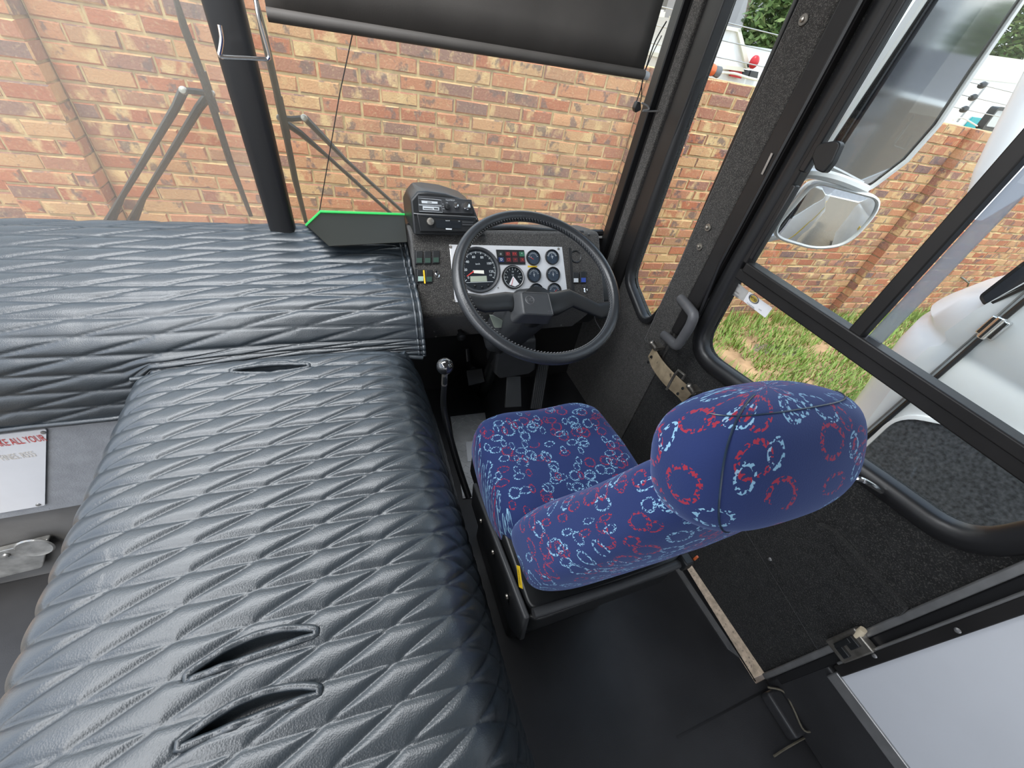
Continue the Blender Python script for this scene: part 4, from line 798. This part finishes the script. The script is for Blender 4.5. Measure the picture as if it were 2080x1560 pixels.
# speedometer
c = PF(*c5(570, 472), .004); r = (PF(*c5(570, 98), .004)-PF(*c5(570, 848), .004)).length/2
g = dial(c, r, 'speedometer', 1, M['dplastic'], M['face'])
mb = MB(); ticks(mb, c, r*.70, r*.80, RAD(215), RAD(-28), 15, .0009); ticks(mb, c, r*.74, r*.80, RAD(215), RAD(-28), 57, .00045)
for tx, a in (('0', 213), ('20', 178), ('40', 142), ('60', 106), ('80', 68), ('100', 28), ('120', -8), ('125', -24)):
    q = c+(PX*math.cos(RAD(a))+PD*math.sin(RAD(a)))*r*.58+PN*.0036; mb.text(tx, q, PX, PD, r*(.15 if tx != '125' else .10), .0002)
mb.text('km/h', c+PD*r*.26+PN*.0036, PX, PD, r*.10, .0002); mb.quad([c+PX*r*x+PD*r*y+PN*.0038 for x, y in ((-.6, -.53), (.62, -.53), (.62, -.515), (-.6, -.515))]); mb.build('numerals', M['ink'], g, recalc=False)
mb = MB(); mb.quad([c+PX*r*x+PD*r*y+PN*.0042 for x, y in ((-.26, .0), (.24, -.02), (.24, -.17), (-.22, -.13))]); mb.build('paper_label', M['cream'], g)
mb = MB(); mb.quad([c+PX*r*x+PD*r*y+PN*.0048 for x, y in ((-.22, -.02), (-.22, -.08), (-.55, -.27), (-.56, -.24))]); mb.build('needle', M['redink'], g)
mb = MB(); mb.quad([c+PX*r*x+PD*r*y+PN*.0040 for x, y in ((-.40, -.26), (.34, -.26), (.34, -.50), (-.42, -.50))]); mb.build('display', M['lcd'], g)
for x, y in ((-.24, -.68), (.08, -.74), (.38, -.68)):
    mb = MB(); mb.ball(c+PX*r*x+PD*r*y+PN*.005, r*.055); mb.build('button', M['bplastic'], g)
# air gauge
c = PF(*c5(1133, 588), .004); r = (PF(*c5(1133, 395), .004)-PF(*c5(1133, 783), .004)).length/2
g = dial(c, r, 'air_pressure_gauge', 1, M['bplastic'], M['face'])
mb = MB(); mb.lathe([(r*.86, .008), (r*.90, .010), (r*.84, .009)], c, PN, 36, 0, False); mb.build('rim', M['galv'], g)
mb = MB(); ticks(mb, c, r*.62, r*.78, RAD(200), RAD(-20), 11, .0006); mb.text('5', c-PX*r*.5+PN*.0036, PX, PD, r*.2, .0002); mb.text('10', c+PD*r*.45+PN*.0036, PX, PD, r*.2, .0002); mb.text('15', c+PX*r*.5+PN*.0036, PX, PD, r*.2, .0002); mb.text('bar', c+PD*r*.2+PN*.0036, PX, PD, r*.16, .0002); mb.build('numerals', M['ink'], g, recalc=False)
mb = MB(); mb.quad([c+PX*r*x+PD*r*y+PN*.0040 for x, y in ((0, .1), (.5, -.6), (.1, -.78), (-.45, -.6))]); mb.build('white_sector', M['paper'], g)
mb = MB(); mb.quad([c+PX*r*x+PD*r*y+PN*.0046 for x, y in ((-.02, -.05), (.02, -.05), (-.2, -.68), (-.24, -.66))]); mb.build('needle', M['redink'], g)
for i, (u, v, kind) in enumerate(((1460, 272, 0), (1765, 262, 1), (1472, 552, 2), (1782, 545, 2), (1510, 812, 2), (1803, 806, 3))):
    c = PF(*c5(u, v), .004); r = (PF(*c5(u, v-124), .004)-PF(*c5(u, v+124), .004)).length/2
    g = dial(c, r, 'small_gauge')
    mb = MB(); ticks(mb, c, r*.5, r*.72, RAD(165), RAD(15), 9 if kind != 1 else 15, .0006)
    mb.text(('E', '100', 'oil', 'V')[kind if kind < 4 else 2], c+PD*r*.05-PX*r*(.3 if kind == 0 else 0)+PN*.0036, PX, PD, r*.26, .0002); mb.build('numerals', M['ink'], g, recalc=False)
    mb = MB(); a = RAD((150, 95, 90, 40)[kind]); d = PX*math.cos(a)+PD*math.sin(a); s = PX*(-math.sin(a))+PD*math.cos(a)
    b_ = c-PD*r*.2+PN*.0042; mb.quad([b_-s*.0009, b_+d*r*.6-s*.0004, b_+d*r*.6+s*.0004, b_+s*.0009]); mb.build('needle', M['redink'] if kind in (0, 3) else M['ink'], g)
# warning lights
q = [PF(*c5(*p), .005) for p in ((855, 140), (1310, 146), (1335, 380), (890, 376))]
mb = MB(); mb.prism(q, PN*.004); wl = mb.build('warning_lights', M['bplastic'], T, bevel=.001)
Q = lambda a, b, o=.0095: (q[0].lerp(q[1], a)).lerp(q[3].lerp(q[2], a), b)+PN*(o-.005)
for i, (a, m_) in enumerate(((.04, 'dplastic'), (.30, 'redink'), (.54, 'redink'), (.80, 'green'))):
    for j, b in enumerate((.14, .54)):
        mm = M['wlr'] if False else None
        mb = MB(); mb.prism([Q(a, b), Q(a+.18, b), Q(a+.18, b+.32), Q(a, b+.32)], PN*.001); 
        key = {(0, 0): 'wgr', (0, 1): 'wbl', (3, 0): 'wgn'}.get((i, j), 'wrd')
        if key not in M: M[key] = mat('lamp_lens_'+key, {'wgr': (.03, .032, .03), 'wbl': (.03, .045, .12), 'wgn': (.03, .13, .07), 'wrd': (.085, .02, .025)}[key], .4)
        l_ = mb.build('lens', M[key], wl)
        mb = MB(); mb.text(('o', 'D', 'ID', 'CI', 'EX', '=', '^', 'X')[i*2+j], Q(a+.09, b+.16, .0118), PX, PD, .012, 0); mb.build('symbol', M['redink'] if key == 'wrd' else M['ink'], wl, recalc=False)
# switch banks on the left
def rocker(u, v, w_, h_, top, m=M['bplastic'], name='rocker_switch'):
    a, b, d, e = (PF(u-w_, v-h_, .003), PF(u+w_, v-h_, .003), PF(u+w_, v+h_, .003), PF(u-w_, v+h_, .003))
    mb = MB(); mb.prism([a, b, d, e], PN*.007); s = mb.build(name, M['bplastic'], T, bevel=.0015)
    f_ = lambda k, l, o=.0105: (a.lerp(b, k)).lerp(e.lerp(d, k), l)+PN*(o-.003)
    if top:
        mb = MB(); mb.prism([f_(.12, .55), f_(.88, .55), f_(.88, .92), f_(.12, .92)], PN*.0006); mb.build('legend', top, s)
    return s
for u0, v0, u1, v1 in ((841, 508, 894, 543), (842, 546, 900, 579)):
    mb = MB(); mb.prism([PF(u0, v0, 0), PF(u1, v0, 0), PF(u1+2, v1, 0), PF(u0+1, v1, 0)], PN*.004); mb.build('switch_plate', M['bplastic'], T, bevel=.001)
M['legend'] = mat('green_legend', (.02, .05, .035), .5); M['legend2'] = mat('pale_green_legend', (.30, .42, .36), .5); M['blue'] = mat('blue_switch', (.03, .07, .35), .4)
for u, v, lg in ((851, 524, M['legend']), (868, 524, M['legend']), (885, 523, M['legend']), (854, 561, M['legend2']), (871, 562, M['legend'])): rocker(u, v, 7, 13, lg)
mb = MB(); mb.prism([PF(u, v, .011) for u, v in ((859, 549), (862, 549), (864.5, 576), (861.5, 576))], PN*.001); mb.build('yellow_tape', M['yellow'], T)
def toggle(u, v):
    c = PF(u, v, .003); mb = MB(); mb.lathe([(0, 0), (.010, 0), (.009, .004), (.005, .005), (0, .005)], c, PN, 12); s = mb.build('toggle_switch', M['chrome'], T)
    mb = MB(); mb.tube([c+PN*.003, c+PN*.016+PD*.012], [.0025, .004], 8); mb.build('lever', M['chrome'], s)
toggle(887, 560); toggle(1188, 590)
mb = MB(); c = PF(1169, 522, .002); mb.lathe([(.018, 0), (.024, .002), (.022, .005), (.016, .001), (.014, -.01), (0, -.01)], c, PN, 24); mb.build('round_vent', M['bplastic'], T)
mb = MB(); mb.prism([PF(u, v, .001) for u, v in ((1152, 503), (1158, 503), (1168, 606), (1160, 608))], PN*.006); mb.build('panel_bead', M['bframe'], T, bevel=.002)
rocker(1168, 565, 6, 11, M['cap']); rocker(1183, 564, 6, 12, M['blue'])
mb = MB(); mb.prism([PF(u, v, .001) for u, v in ((1178, 548), (1197, 548), (1203, 602), (1183, 602))], PN*.002); mb.build('switch_plate', M['bplastic'], T)
# radio pod
RP0 = V((0, 1.275, -.49)); RN = V((0, -.10, .05)).normalized(); RD = V((0, .05, .10)).normalized()
RF = lambda u, v, o=0: PP(u, v, RP0+RN*o, RN)
fr = [RF(u, v) for u, v in ((834, 407), (848, 390), (868, 389), (905, 394), (946, 407), (962, 420), (972, 446), (988, 480), (841, 478))]
mb = MB(); mb.loft([fr, [p+V((.0, .10, -.005)) for p in fr], [p+V((0, .17, -.05)) for p in fr]]); pod = mb.build('radio_pod', M['bplastic'], T, bevel=.006, seg=3)
cc4 = lambda u, v: (820+u/11.556, 380+v/11.556)
def rq(pts, o, d, name, m, par, bevel=0, r=0):
    mb = MB(); q = [RF(*cc4(*p), o) for p in pts]; mb.prism(rpoly(q, r) if r else q, RN*d); return mb.build(name, m, par, bevel=bevel)
up = rq([(330, 205), (1590, 300), (1625, 625), (352, 580)], .001, .003, 'cassette_player', M['dplastic'], pod, .001)
lo = rq([(300, 635), (1685, 712), (1640, 1060), (380, 1045)], .001, .010, 'car_radio', M['bplastic'], pod, .002)
# sub-parts of both sets
def frame_line(pts, par, m, w=.0006, o=.0045):
    q = [RF(*cc4(*p), o) for p in pts]; mb = MB(); mb.tube(q, w, 4, True); return mb.build('outline', m, par)
frame_line([(340, 255), (880, 305), (890, 432), (352, 405)], up, M['cap']); frame_line([(358, 425), (890, 455), (912, 595), (365, 570)], up, M['cap']); frame_line([(338, 215), (1590, 305), (1618, 615), (945, 595), (900, 320), (340, 255)], up, M['gplastic'])
rq([(415, 315), (795, 345), (795, 395), (425, 380)], .004, .001, 'display', M['cap'], up); mb = MB(); mb.text('0000', RF(*cc4(607, 360), .0056), PX, RD, .007, 0); mb.build('digits', M['dink'], up, recalc=False)
rq([(445, 445), (832, 475), (830, 552), (452, 535)], .004, .001, 'cassette_slot', M['cap'], up); rq([(470, 490), (680, 505), (680, 520), (470, 508)], .0052, .0006, 'slot_opening', M['dink'], up); rq([(710, 490), (808, 497), (808, 528), (712, 520)], .0052, .0006, 'eject_key', M['dplastic'], up)
mb = MB(); mb.text('TGOMEGA', RF(*cc4(1092, 307), .0045), PX, RD, .0062, 0); mb.text('VOL', RF(*cc4(1015, 370), .0045), PX, RD, .004, 0); mb.text('TONE', RF(*cc4(1215, 372), .0045), PX, RD, .003, 0); mb.text('FM', RF(*cc4(920, 400), .0045), PX, RD, .004, 0); mb.text('AM', RF(*cc4(925, 455), .0045), PX, RD, .004, 0); mb.text('MW', RF(*cc4(935, 510), .0045), PX, RD, .004, 0); mb.build('print', M['cap'], up, recalc=False)
def knob(u, v, r, d, m, par):
    c = RF(*cc4(u, v), .004); mb = MB(); mb.lathe([(0, 0), (r*1.1, 0), (r, d*.3), (r*.92, d), (r*.5, d*1.1), (0, d*1.1)], c, RN, 20); return mb.build('knob', m, par)
knob(1020, 470, .008, .012, M['bplastic'], up); knob(1222, 440, .0075, .010, M['chrome'], up); knob(1455, 455, .0125, .016, M['chrome'], up)
knob(610, 815, .0115, .016, M['steel'], lo)
rq([(400, 670), (1640, 745), (1600, 775), (560, 700)], .0112, .001, 'disc_slot', M['face'], lo); rq([(745, 770), (1345, 800), (1340, 975), (770, 960)], .0112, .001, 'display', M['face'], lo)
rq([(1370, 800), (1640, 815), (1630, 850), (1375, 840)], .0112, .002, 'key', M['dplastic'], lo); rq([(1375, 860), (1640, 870), (1630, 905), (1380, 900)], .0112, .002, 'key', M['dplastic'], lo); rq([(985, 965), (1135, 972), (1125, 1005), (990, 1000)], .0112, .001, 'badge', M['cap'], lo)
mb = MB(); mb.text('RADIO', RF(*cc4(1035, 790), .0135), PX, RD, .0045, 0); mb.text('CD', RF(*cc4(1300, 802), .0135), PX, RD, .0045, 0); mb.build('print', M['cap'], lo, recalc=False)
mb = MB(); mb.tube([RF(*cc4(q[0], q[1]), .003) for q in ((235, 620), (300, 628), (1690, 705), (1710, 760))], .0014, 5); mb.build('trim_line', M['galv'], pod)
# lower panel knob and screws
LP0, LN = V((0, 1.17, -.83)), V((0, -.187, -.127)).normalized(); LF = lambda u, v: PP(u, v, LP0, LN)
c = LF(*c3(590, 1195)); mb = MB(); mb.lathe([(0, 0), (.008, 0), (.007, .02), (.016, .024), (.017, .04), (.010, .046), (0, .047)], c, (0, -1, -.25), 16); mb.build('pull_knob', M['bplastic'], T)
for u, v in ((393, 1205), (405, 1245), (1385, 1155)):
    mb = MB(); mb.lathe([(0, 0), (.004, 0), (.003, .003), (0, .003)], LF(*c3(u, v)), LN, 8); mb.build('screw', M['galv'], T)
# ================================================================== STEERING WHEEL AND COLUMN
WC = V((.5004, .911, -.536)); th = math.radians(26.9); WU, WV, WNN = V((1, 0, 0)), V((0, math.cos(th), math.sin(th))), V((0, -math.sin(th), math.cos(th)))
WW = lambda a, b, c=0: WC+WU*a+WV*b+WNN*c
def wl_(u, v, c=0):
    p = PP(u, v, WC+WNN*c, WNN)-WC; return p.dot(WU), p.dot(WV)
T = thing('steering_wheel', 'large black leather rimmed steering wheel with two spokes and square horn pad', 'steering wheel', WW(0, 0, -.08)); SW = T
mr, MR = .0165, .2335
mb = MB(); ring_ = []
for i in range(96):
    a = 2*math.pi*i/96; d = WU*math.cos(a)+WV*math.sin(a); ring_.append([WC+d*(MR+mr*math.cos(q))+WNN*(mr*.95*math.sin(q)) for q in [2*math.pi*j/16 for j in range(16)]])
mb.loft(ring_, True, False, 0, True); rim = mb.build('rim', M['wheelrim'], T, smooth=180)
mb = MB()
for i in range(150):
    a = 2*math.pi*i/150; d = WU*math.cos(a)+WV*math.sin(a); s = -WU*math.sin(a)+WV*math.cos(a); b_ = WC+d*(MR-mr*.96)+WNN*.004
    mb.tube([b_-s*.0028-WNN*.004, b_+s*.0028+WNN*.005], .0011, 4)
mb.build('stitching', M['stitch'], rim)
def spoke(sec, name='spoke'):
    mb = MB(); rings = []
    for (a, b, c), hw, thk in sec:
        rings.append([WW(a, b+hw*math.cos(q), c+thk*math.sin(q)) for q in [2*math.pi*j/14 for j in range(14)]])
    mb.loft(rings); return mb.build(name, M['bplastic'], T, smooth=60)
la, lb_ = wl_(953, 610); ra, rb = wl_(1243, 622)
spoke([((la-.004, lb_+.004, -.004), .022, .010), ((la+.04, lb_-.006, -.012), .026, .013), ((-.10, -.035, -.03), .03, .014), ((-.05, -.045, -.04), .04, .016), ((-.01, -.045, -.04), .045, .018)])
spoke([((ra+.004, rb-.003, -.004), .024, .010), ((ra-.04, rb-.006, -.012), .026, .013), ((.10, -.035, -.03), .03, .014), ((.05, -.045, -.04), .038, .016), ((.01, -.045, -.04), .045, .018)])
mb = MB(); mb.lathe([(0, -.12), (.042, -.12), (.05, -.07), (.052, -.05), (.045, -.03), (0, -.025)], WW(0, -.035), WNN, 24); mb.build('hub', M['bplastic'], T)
pz = .004
fp = [wl_(u, v, pz) for u, v in ((1058, 592), (1115, 595), (1126, 641), (1064, 638))]
cx, cy = sum(p[0] for p in fp)/4, sum(p[1] for p in fp)/4
r0 = rpoly([WW(a, b, pz) for a, b in fp], .008); r1 = rpoly([WW(cx+(a-cx)*1.12-.004, cy+(b-cy)*1.12+.004, pz-.012) for a, b in fp], .012); r2 = rpoly([WW(cx+(a-cx)*1.35-.008, cy+(b-cy)*1.25+.006, pz-.045) for a, b in fp], .015)
mb = MB(); mb.loft([r2, r1, r0]); pad = mb.build('horn_pad', M['dplastic'], T, bevel=.002, smooth=50)
mb = MB(); mb.ring(rpoly([WW(cx+(a-cx)*.93, cy+(b-cy)*.93, pz+.0002) for a, b in fp], .006), WNN, [(-.0012, 0), (0, .0012), (.0012, 0)]); mb.build('pad_border', M['dplastic'], pad)
ea, eb = wl_(1076.5, 609.5, pz); ec_ = WW(ea, eb, pz)
mb = MB(); mb.lathe([(.0112, 0), (.0122, .0012), (.0135, 0)], ec_, WNN, 28, 0, False); mb.lathe([(.0090, 0), (.0095, .0008), (.0100, 0)], ec_, WNN, 28, 0, False); mb.build('emblem_ring', M['gplastic'], pad)
mb = MB(); mb.text('UD', ec_+WNN*.0006, WU, WV, .014, .0004); mb.build('emblem_letters', M['gplastic'], pad, recalc=False)
ea, eb = wl_(1117, 633, pz); mb = MB(); mb.text('RTA', WW(ea, eb, pz+.0006), WU, WV, .007, .0002); mb.build('small_mark', M['gplastic'], pad, recalc=False)
T = thing('steering_column', 'dark grey steering column shroud under the steering wheel', 'steering column', WW(0, -.03, -.65))
AX = lambda k, a=0, b=0: WC-WNN*k+V((a, b, 0))
def rr(c, w_, d_, n=20): return [c+V((w_*math.copysign(abs(math.cos(q))**.5, math.cos(q)), 0, 0))+WV*(d_*math.copysign(abs(math.sin(q))**.5, math.sin(q))) for q in [2*math.pi*j/n for j in range(n)]]
mb = MB(); mb.loft([rr(AX(.085, 0, -.02), .055, .05), rr(AX(.16, 0, -.01), .062, .062), rr(AX(.30, -.0, .02), .068, .062), rr(AX(.40, -.0, .04), .062, .055)]); mb.build('shroud', M['dplastic'], T, smooth=60)
q = [P(u, v, y=1.12) for u, v in ((1012, 700), (1090, 690), (1088, 752), (1075, 762), (1015, 771), (1004, 760))]
mb = MB(); mb.loft([[p for p in q], [p+V((0, .03, .01)) for p in q], [p+V((0, .12, .0)) for p in q]]); mb.build('lower_shroud', M['gplastic' if False else 'dplastic'], T, bevel=.01, seg=3)
mb = MB(); mb.tube([AX(.35, 0, .03), V((.56, 1.36, FZ))], .028, 12); mb.build('shaft', M['bplastic'], T)
q = [P(u, v, y=.985) for u, v in ((996, 641), (1003, 642), (1040, 661), (1038, 665), (1006, 666))]
mb = MB(); mb.prism(q, (0, .012, -.004)); mb.build('pale_label', M['lcd'], T)
mb = MB(); mb.tube(spline([AX(.14, -.05, 0), AX(.13, -.12, .02), AX(.12, -.17, .04)], 5), [.006]*6+[.007]*5, 8); mb.build('stalk', M['bplastic'], T)
mb = MB(); mb.tube(spline([P(1207, 637, y=1.05), P(1210, 652, y=1.06), P(1222, 672, y=1.08)], 4), .0012, 4); mb.build('loose_wire', M['galv'], T)
# ================================================================== PEDALS AND FOOTWELL
def pedal(label, quad, z, ribs, m, name):
    T = thing(name, label, 'pedal', P(quad[0][0], quad[0][1], z=z))
    n_ = V((0, -.75, .66)); p0 = P(*quad[3], z=z); q = [PP(u, v, p0, n_) for u, v in quad]
    mb = MB(); mb.prism(q, n_*.012); pl = mb.build('plate', m, T, bevel=.003)
    if ribs:
        for k in range(ribs):
            t_ = (k+.5)/ribs; mb = MB(); a, b = q[0].lerp(q[1], t_)+n_*.0135, q[3].lerp(q[2], t_)+n_*.0135; mb.tube([a, b], .0028, 6); mb.build('rib', m, pl)
    mb = MB(); m0 = (q[0]+q[1])/2; mb.tube([m0-n_*.004, m0+V((0, .08, -.03)), m0+V((0, .12, .02))], .012, 8); mb.build('arm', M['bplastic'], T)
pedal('flat grey brake pedal under the steering column', [(1028, 764), (1056, 764), (1058, 826), (1024, 828)], -1.28, 0, M['dplastic'], 'brake_pedal')
pedal('ribbed accelerator pedal right of the brake pedal', [(1090, 738), (1113, 740), (1098, 830), (1076, 830)], -1.30, 6, M['dplastic'], 'accelerator_pedal')
pedal('small square dark clutch pedal left of the steering column', [(946, 752), (978, 748), (984, 776), (950, 784)], -1.22, 0, M['bplastic'], 'clutch_pedal')
T = thing('gear_lever', 'bent black gear lever with a glossy round knob between engine cover and seat', 'gear lever', P(950, 1003, x=.272))
kp_ = P(904, 744, x=.213); lv = spline([kp_, P(903, 775, x=.213), P(901, 825, x=.216), P(912, 880, x=.228), P(932, 950, x=.25), P(952, 1010, x=.272)], 7)
mb = MB(); mb.tube(lv, [.0065+.004*min(1, i/20) for i in range(len(lv))], 10); mb.build('shaft', M['bplastic'], T)
mb = MB(); mb.ball(kp_, .0235, n=28); M['gloss'] = mat('glossy_black', (.012, .012, .013), .05, .0, 0, 10, 0, 8, .9, 1.0); mb.build('knob', M['gloss'], T)
mb = MB(); mb.tube([lv[3], lv[8]], .0085, 10); mb.build('collar', M['steel'], T)
mb = MB(); mb.prism([P(u, v, z=FZ+.006) for u, v in ((915, 846), (985, 838), (1010, 1010), (940, 1012))], (0, 0, -.004)); mb.prism([P(u, v, z=FZ+.008) for u, v in ((946, 898), (966, 896), (972, 935), (950, 938))], (0, 0, .0015), 1)
o = mb.build('tread_plate', [M['tread'], M['white']]); o['kind'] = 'structure'; o['label'] = 'bare aluminium tread plate on the floor between gear lever and seat'
mb = MB(); R = random.Random(4)
for i in range(9):
    for j in range(16):
        c = P(915+0, 846, z=FZ+.006).lerp(P(985, 838, z=FZ+.006), (i+.5)/9).lerp(P(940, 1012, z=FZ+.006).lerp(P(1010, 1010, z=FZ+.006), (i+.5)/9), (j+.5)/16); a = .8 if (i+j) % 2 else -.8
        mb.box(c, (.021, .006, .004), Matrix.Rotation(a, 3, 'Z'))
mb.build('tread_ribs', M['tread'], o, bevel=.0008)
# ================================================================== DRIVER SEAT
T = thing('driver_seat', 'driver seat in dark blue fabric patterned with red and pale blue rings', 'seat', (.5, .45, FZ)); DS = T
def superell(c, a, b, n=56, e=.55):
    return [c+V((a*math.copysign(abs(math.cos(q))**e, math.cos(q)), b*math.copysign(abs(math.sin(q))**e, math.sin(q)), 0)) for q in [2*math.pi*j/n for j in range(n)]]
def uvloft(rings, name, m, top_uv=None, par=None, subdiv=0, label=None):
    mb = MB(); n = len(rings[0]); mb.loft(rings, True, True); uv = []
    v_ = 0
    for k, r in enumerate(rings):
        if k: v_ += sum((r[i]-rings[k-1][i]).length for i in range(n))/n
        for p in r: uv.append(top_uv(p, v_))
    mb.uv = uv; o = mb.build(name, m, par, smooth=180, label=label)
    return o
# cushion
cx_, cy_ = .490, .560
rings = []
for z, ax_, ay_, e in ((-1.0, .205, .185, .40), (-.985, .222, .198, .40), (-.955, .229, .204, .42), (-.92, .228, .204, .42), (-.890, .222, .198, .44), (-.871, .208, .184, .46), (-.862, .186, .160, .48), (-.858, .150, .125, .5), (-.858, .10, .08, .6), (-.859, .045, .035, .8), (-.859, .008, .006, 1)):
    r = superell(V((cx_, cy_, z)), ax_, ay_, 64, e)
    for p in r:
        f_ = (p.y-(cy_-.2))/.4; p.x = cx_+(p.x-cx_)*(1-.10*max(0, f_-.45)); p.z += .006*noise.noise(V((p.x*9, p.y*9, 1)))+(.010*max(0, 1-abs(p.y-.70)/.06) if p.z > -.9 else 0)-(.012*math.exp(-((p.x-cx_)/.11)**2) if p.z > -.9 else 0)
    rings.append(r)
uvloft(rings, 'cushion', M['moq'], lambda p, v_: (p.x*1.18, (p.y-(p.z+.86 if p.z < -.88 else 0)*1.0)*1.18), T)
# backrest: (z, y front, y rear, centre x, half width, squareness)
BR = [(-.885, .385, .250, .486, .195, .42), (-.872, .400, .236, .486, .212, .40), (-.84, .402, .226, .487, .221, .40), (-.76, .380, .206, .488, .214, .42), (-.68, .345, .186, .489, .196, .45), (-.61, .317, .168, .490, .180, .5), (-.555, .297, .156, .490, .168, .55), (-.50, .275, .148, .490, .156, .6), (-.45, .253, .145, .490, .142, .65), (-.42, .235, .16, .490, .11, .75), (-.41, .205, .19, .490, .03, 1)]
def interp(k):
    i = min(len(BR)-2, int(k)); t_ = k-i; a, b = BR[i], BR[i+1]; p, n_ = BR[max(0, i-1)], BR[min(len(BR)-1, i+2)]
    return [.5*((2*a[j])+(b[j]-p[j])*t_+(2*p[j]-5*a[j]+4*b[j]-n_[j])*t_*t_+(3*a[j]-p[j]-3*b[j]+n_[j])*t_**3) for j in range(6)]
rings = []
for k in range((len(BR)-1)*4+1):
    z, yf, yr, cx, hw, e = interp(k/4); hw = max(hw, .006); yf = max(yf, yr+.004)
    r = superell(V((cx, (yf+yr)/2, z)), hw, (yf-yr)/2, 72, max(.38, min(1, e)))
    for p in r:
        if p.y < (yf+yr)/2: p.y -= .012*max(0, 1-((p.x-cx)/hw)**2)
        p.z += .007*noise.noise(V((p.x*7, p.y*7, z*7))); p.y += .006*noise.noise(V((p.x*6, z*6, 3)))
    rings.append(r)
cxm = .49
def around(r):                       # distance round a ring, from its rear middle
    n = len(r); L_ = [0]
    for i in range(n): L_.append(L_[-1]+(r[(i+1) % n]-r[i]).length)
    m_ = L_[(3*n)//4]; return [q-m_ for q in L_[:-1]]
def fabric(rings, name, par, ox, sc_=1.0):
    mb = MB(); mb.loft(rings, True, True); uv = []; v_ = 0; n = len(rings[0]); big = max(rings, key=lambda r: sum((r[i]-r[i-1]).length for i in range(n)))
    ar = around(big)
    for k, r in enumerate(rings):
        if k: v_ += min((r[(3*n)//4]-rings[k-1][(3*n)//4]).length, 1)
        for i in range(n): uv.append((ar[i]*sc_+ox, -v_*sc_))
    mb.uv = uv; return mb.build(name, M['moq'], par, smooth=180)
br = fabric(rings, 'backrest', T, 2.0)
# headrest pad, tilted forward
HC, HX, HY, HZ, HT = V((.49, .187, -.378)), .158, .0765, .089, math.radians(-31)
ch_, sh_ = math.cos(HT), math.sin(HT); spw = lambda q, e: math.copysign(abs(q)**e, q); rings = []
for k in range(29):
    ph = -math.pi/2+math.pi*k/28; ring_ = []
    for j in range(72):
        q = 2*math.pi*j/72; rr_ = max(.004, spw(math.cos(ph), .72)) if 0 < k < 28 else .01
        x, y, z = HX*rr_*spw(math.cos(q), .68), HY*rr_*spw(math.sin(q), .72), HZ*spw(math.sin(ph), .72)
        p = HC+V((x, ch_*y-sh_*z, sh_*y+ch_*z)); p += V((0, .004*noise.noise(p*9), .004*noise.noise(p*8+V((3, 1, 2))))); ring_.append(p)
    rings.append(ring_)
hd = fabric(rings, 'headrest', T, 5.3, .8)
mb = MB(); mb.tube([rings[k][44]+(rings[k][44]-HC)*.004 for k in range(3, 27)], .0013, 5); mb.build('seam', M['bluish'], hd)
mb = MB(); mb.tube([rings[22][j]+(rings[22][j]-HC)*.004 for j in range(38, 70)], .0011, 5); mb.build('seam', M['bluish'], hd)
# pan, skirts and base
pan_ = [(.275, .224), (.702, .224), (.702, .70), (.275, .70)]
mb = MB(); mb.prism(rpoly([V((x, y, -.925)) for x, y in pan_], .03), (0, 0, -.06)); mb.build('pan', M['bplastic'], T, bevel=.006, seg=3)
mb = MB(); mb.prism([V((.256, .215, -.92)), V((.256, .60, -.985)), V((.262, .60, -1.10)), V((.262, .25, -1.10)), V((.256, .200, -1.02))], (.014, 0, 0)); mb.build('side_panel', M['dplastic'], T, bevel=.004)
for y, z in ((.29, -1.0), (.40, -1.0), (.50, -1.02)):
    mb = MB(); mb.lathe([(0, 0), (.007, 0), (.006, .004), (0, .005)], V((.256, y, z)), (-1, 0, 0), 10); mb.build('bolt', M['steel'], T)
mb = MB(); mb.tube([V((.280, .220, -.925)), V((.50, .218, -.932)), V((.690, .220, -.932))], .011, 10); mb.build('rear_rail', M['dplastic'], T)
mb = MB(); mb.box(V((.692, .218, -.925)), (.028, .03, .036)); mb.build('recliner_bracket', M['bplastic'], T, bevel=.004)
mb = MB(); mb.box(V((.712, .212, -.905)), (.005, .005, .018)); mb.build('orange_tab', M['orange'], T)
mb = MB(); mb.prism(rpoly([V((x, y, -.965)) for x, y in ((.272, .214), (.705, .214), (.705, .70), (.272, .70))], .04), (0, 0, -.075)); mb.prism(rpoly([V((x, y, -1.10)) for x, y in ((.32, .29), (.67, .29), (.67, .66), (.32, .66))], .03), (0, 0, -.32)); mb.build('pedestal', M['bplastic'], T, bevel=.008, seg=3)
a = [P(u, v, x=.254) for u, v in ((1050, 1148), (1056, 1150), (1062, 1196), (1055, 1192))]
mb = MB(); mb.prism(a, (-.001, 0, 0)); tg = mb.build('yellow_label', M['yellow'], T)
mb = MB(); dv = (a[2]-a[1]).normalized(); mb.text('SEATING', sum(a, V())/4+V((-.0015, 0, 0)), dv, V((-1, 0, 0)).cross(dv), .008, .0003); mb.build('label_print', M['dink'], tg, recalc=False)
mb = MB(); mb.tube(spline([P(1722, 970, x=.99), P(1752, 975, x=1.0), P(1790, 998, x=1.05)], 5), .006, 8); o = mb.build('belt_stalk', M['chrome']); tag(o, 'short bright metal bar behind the seat backrest on the carpeted door', 'bar')
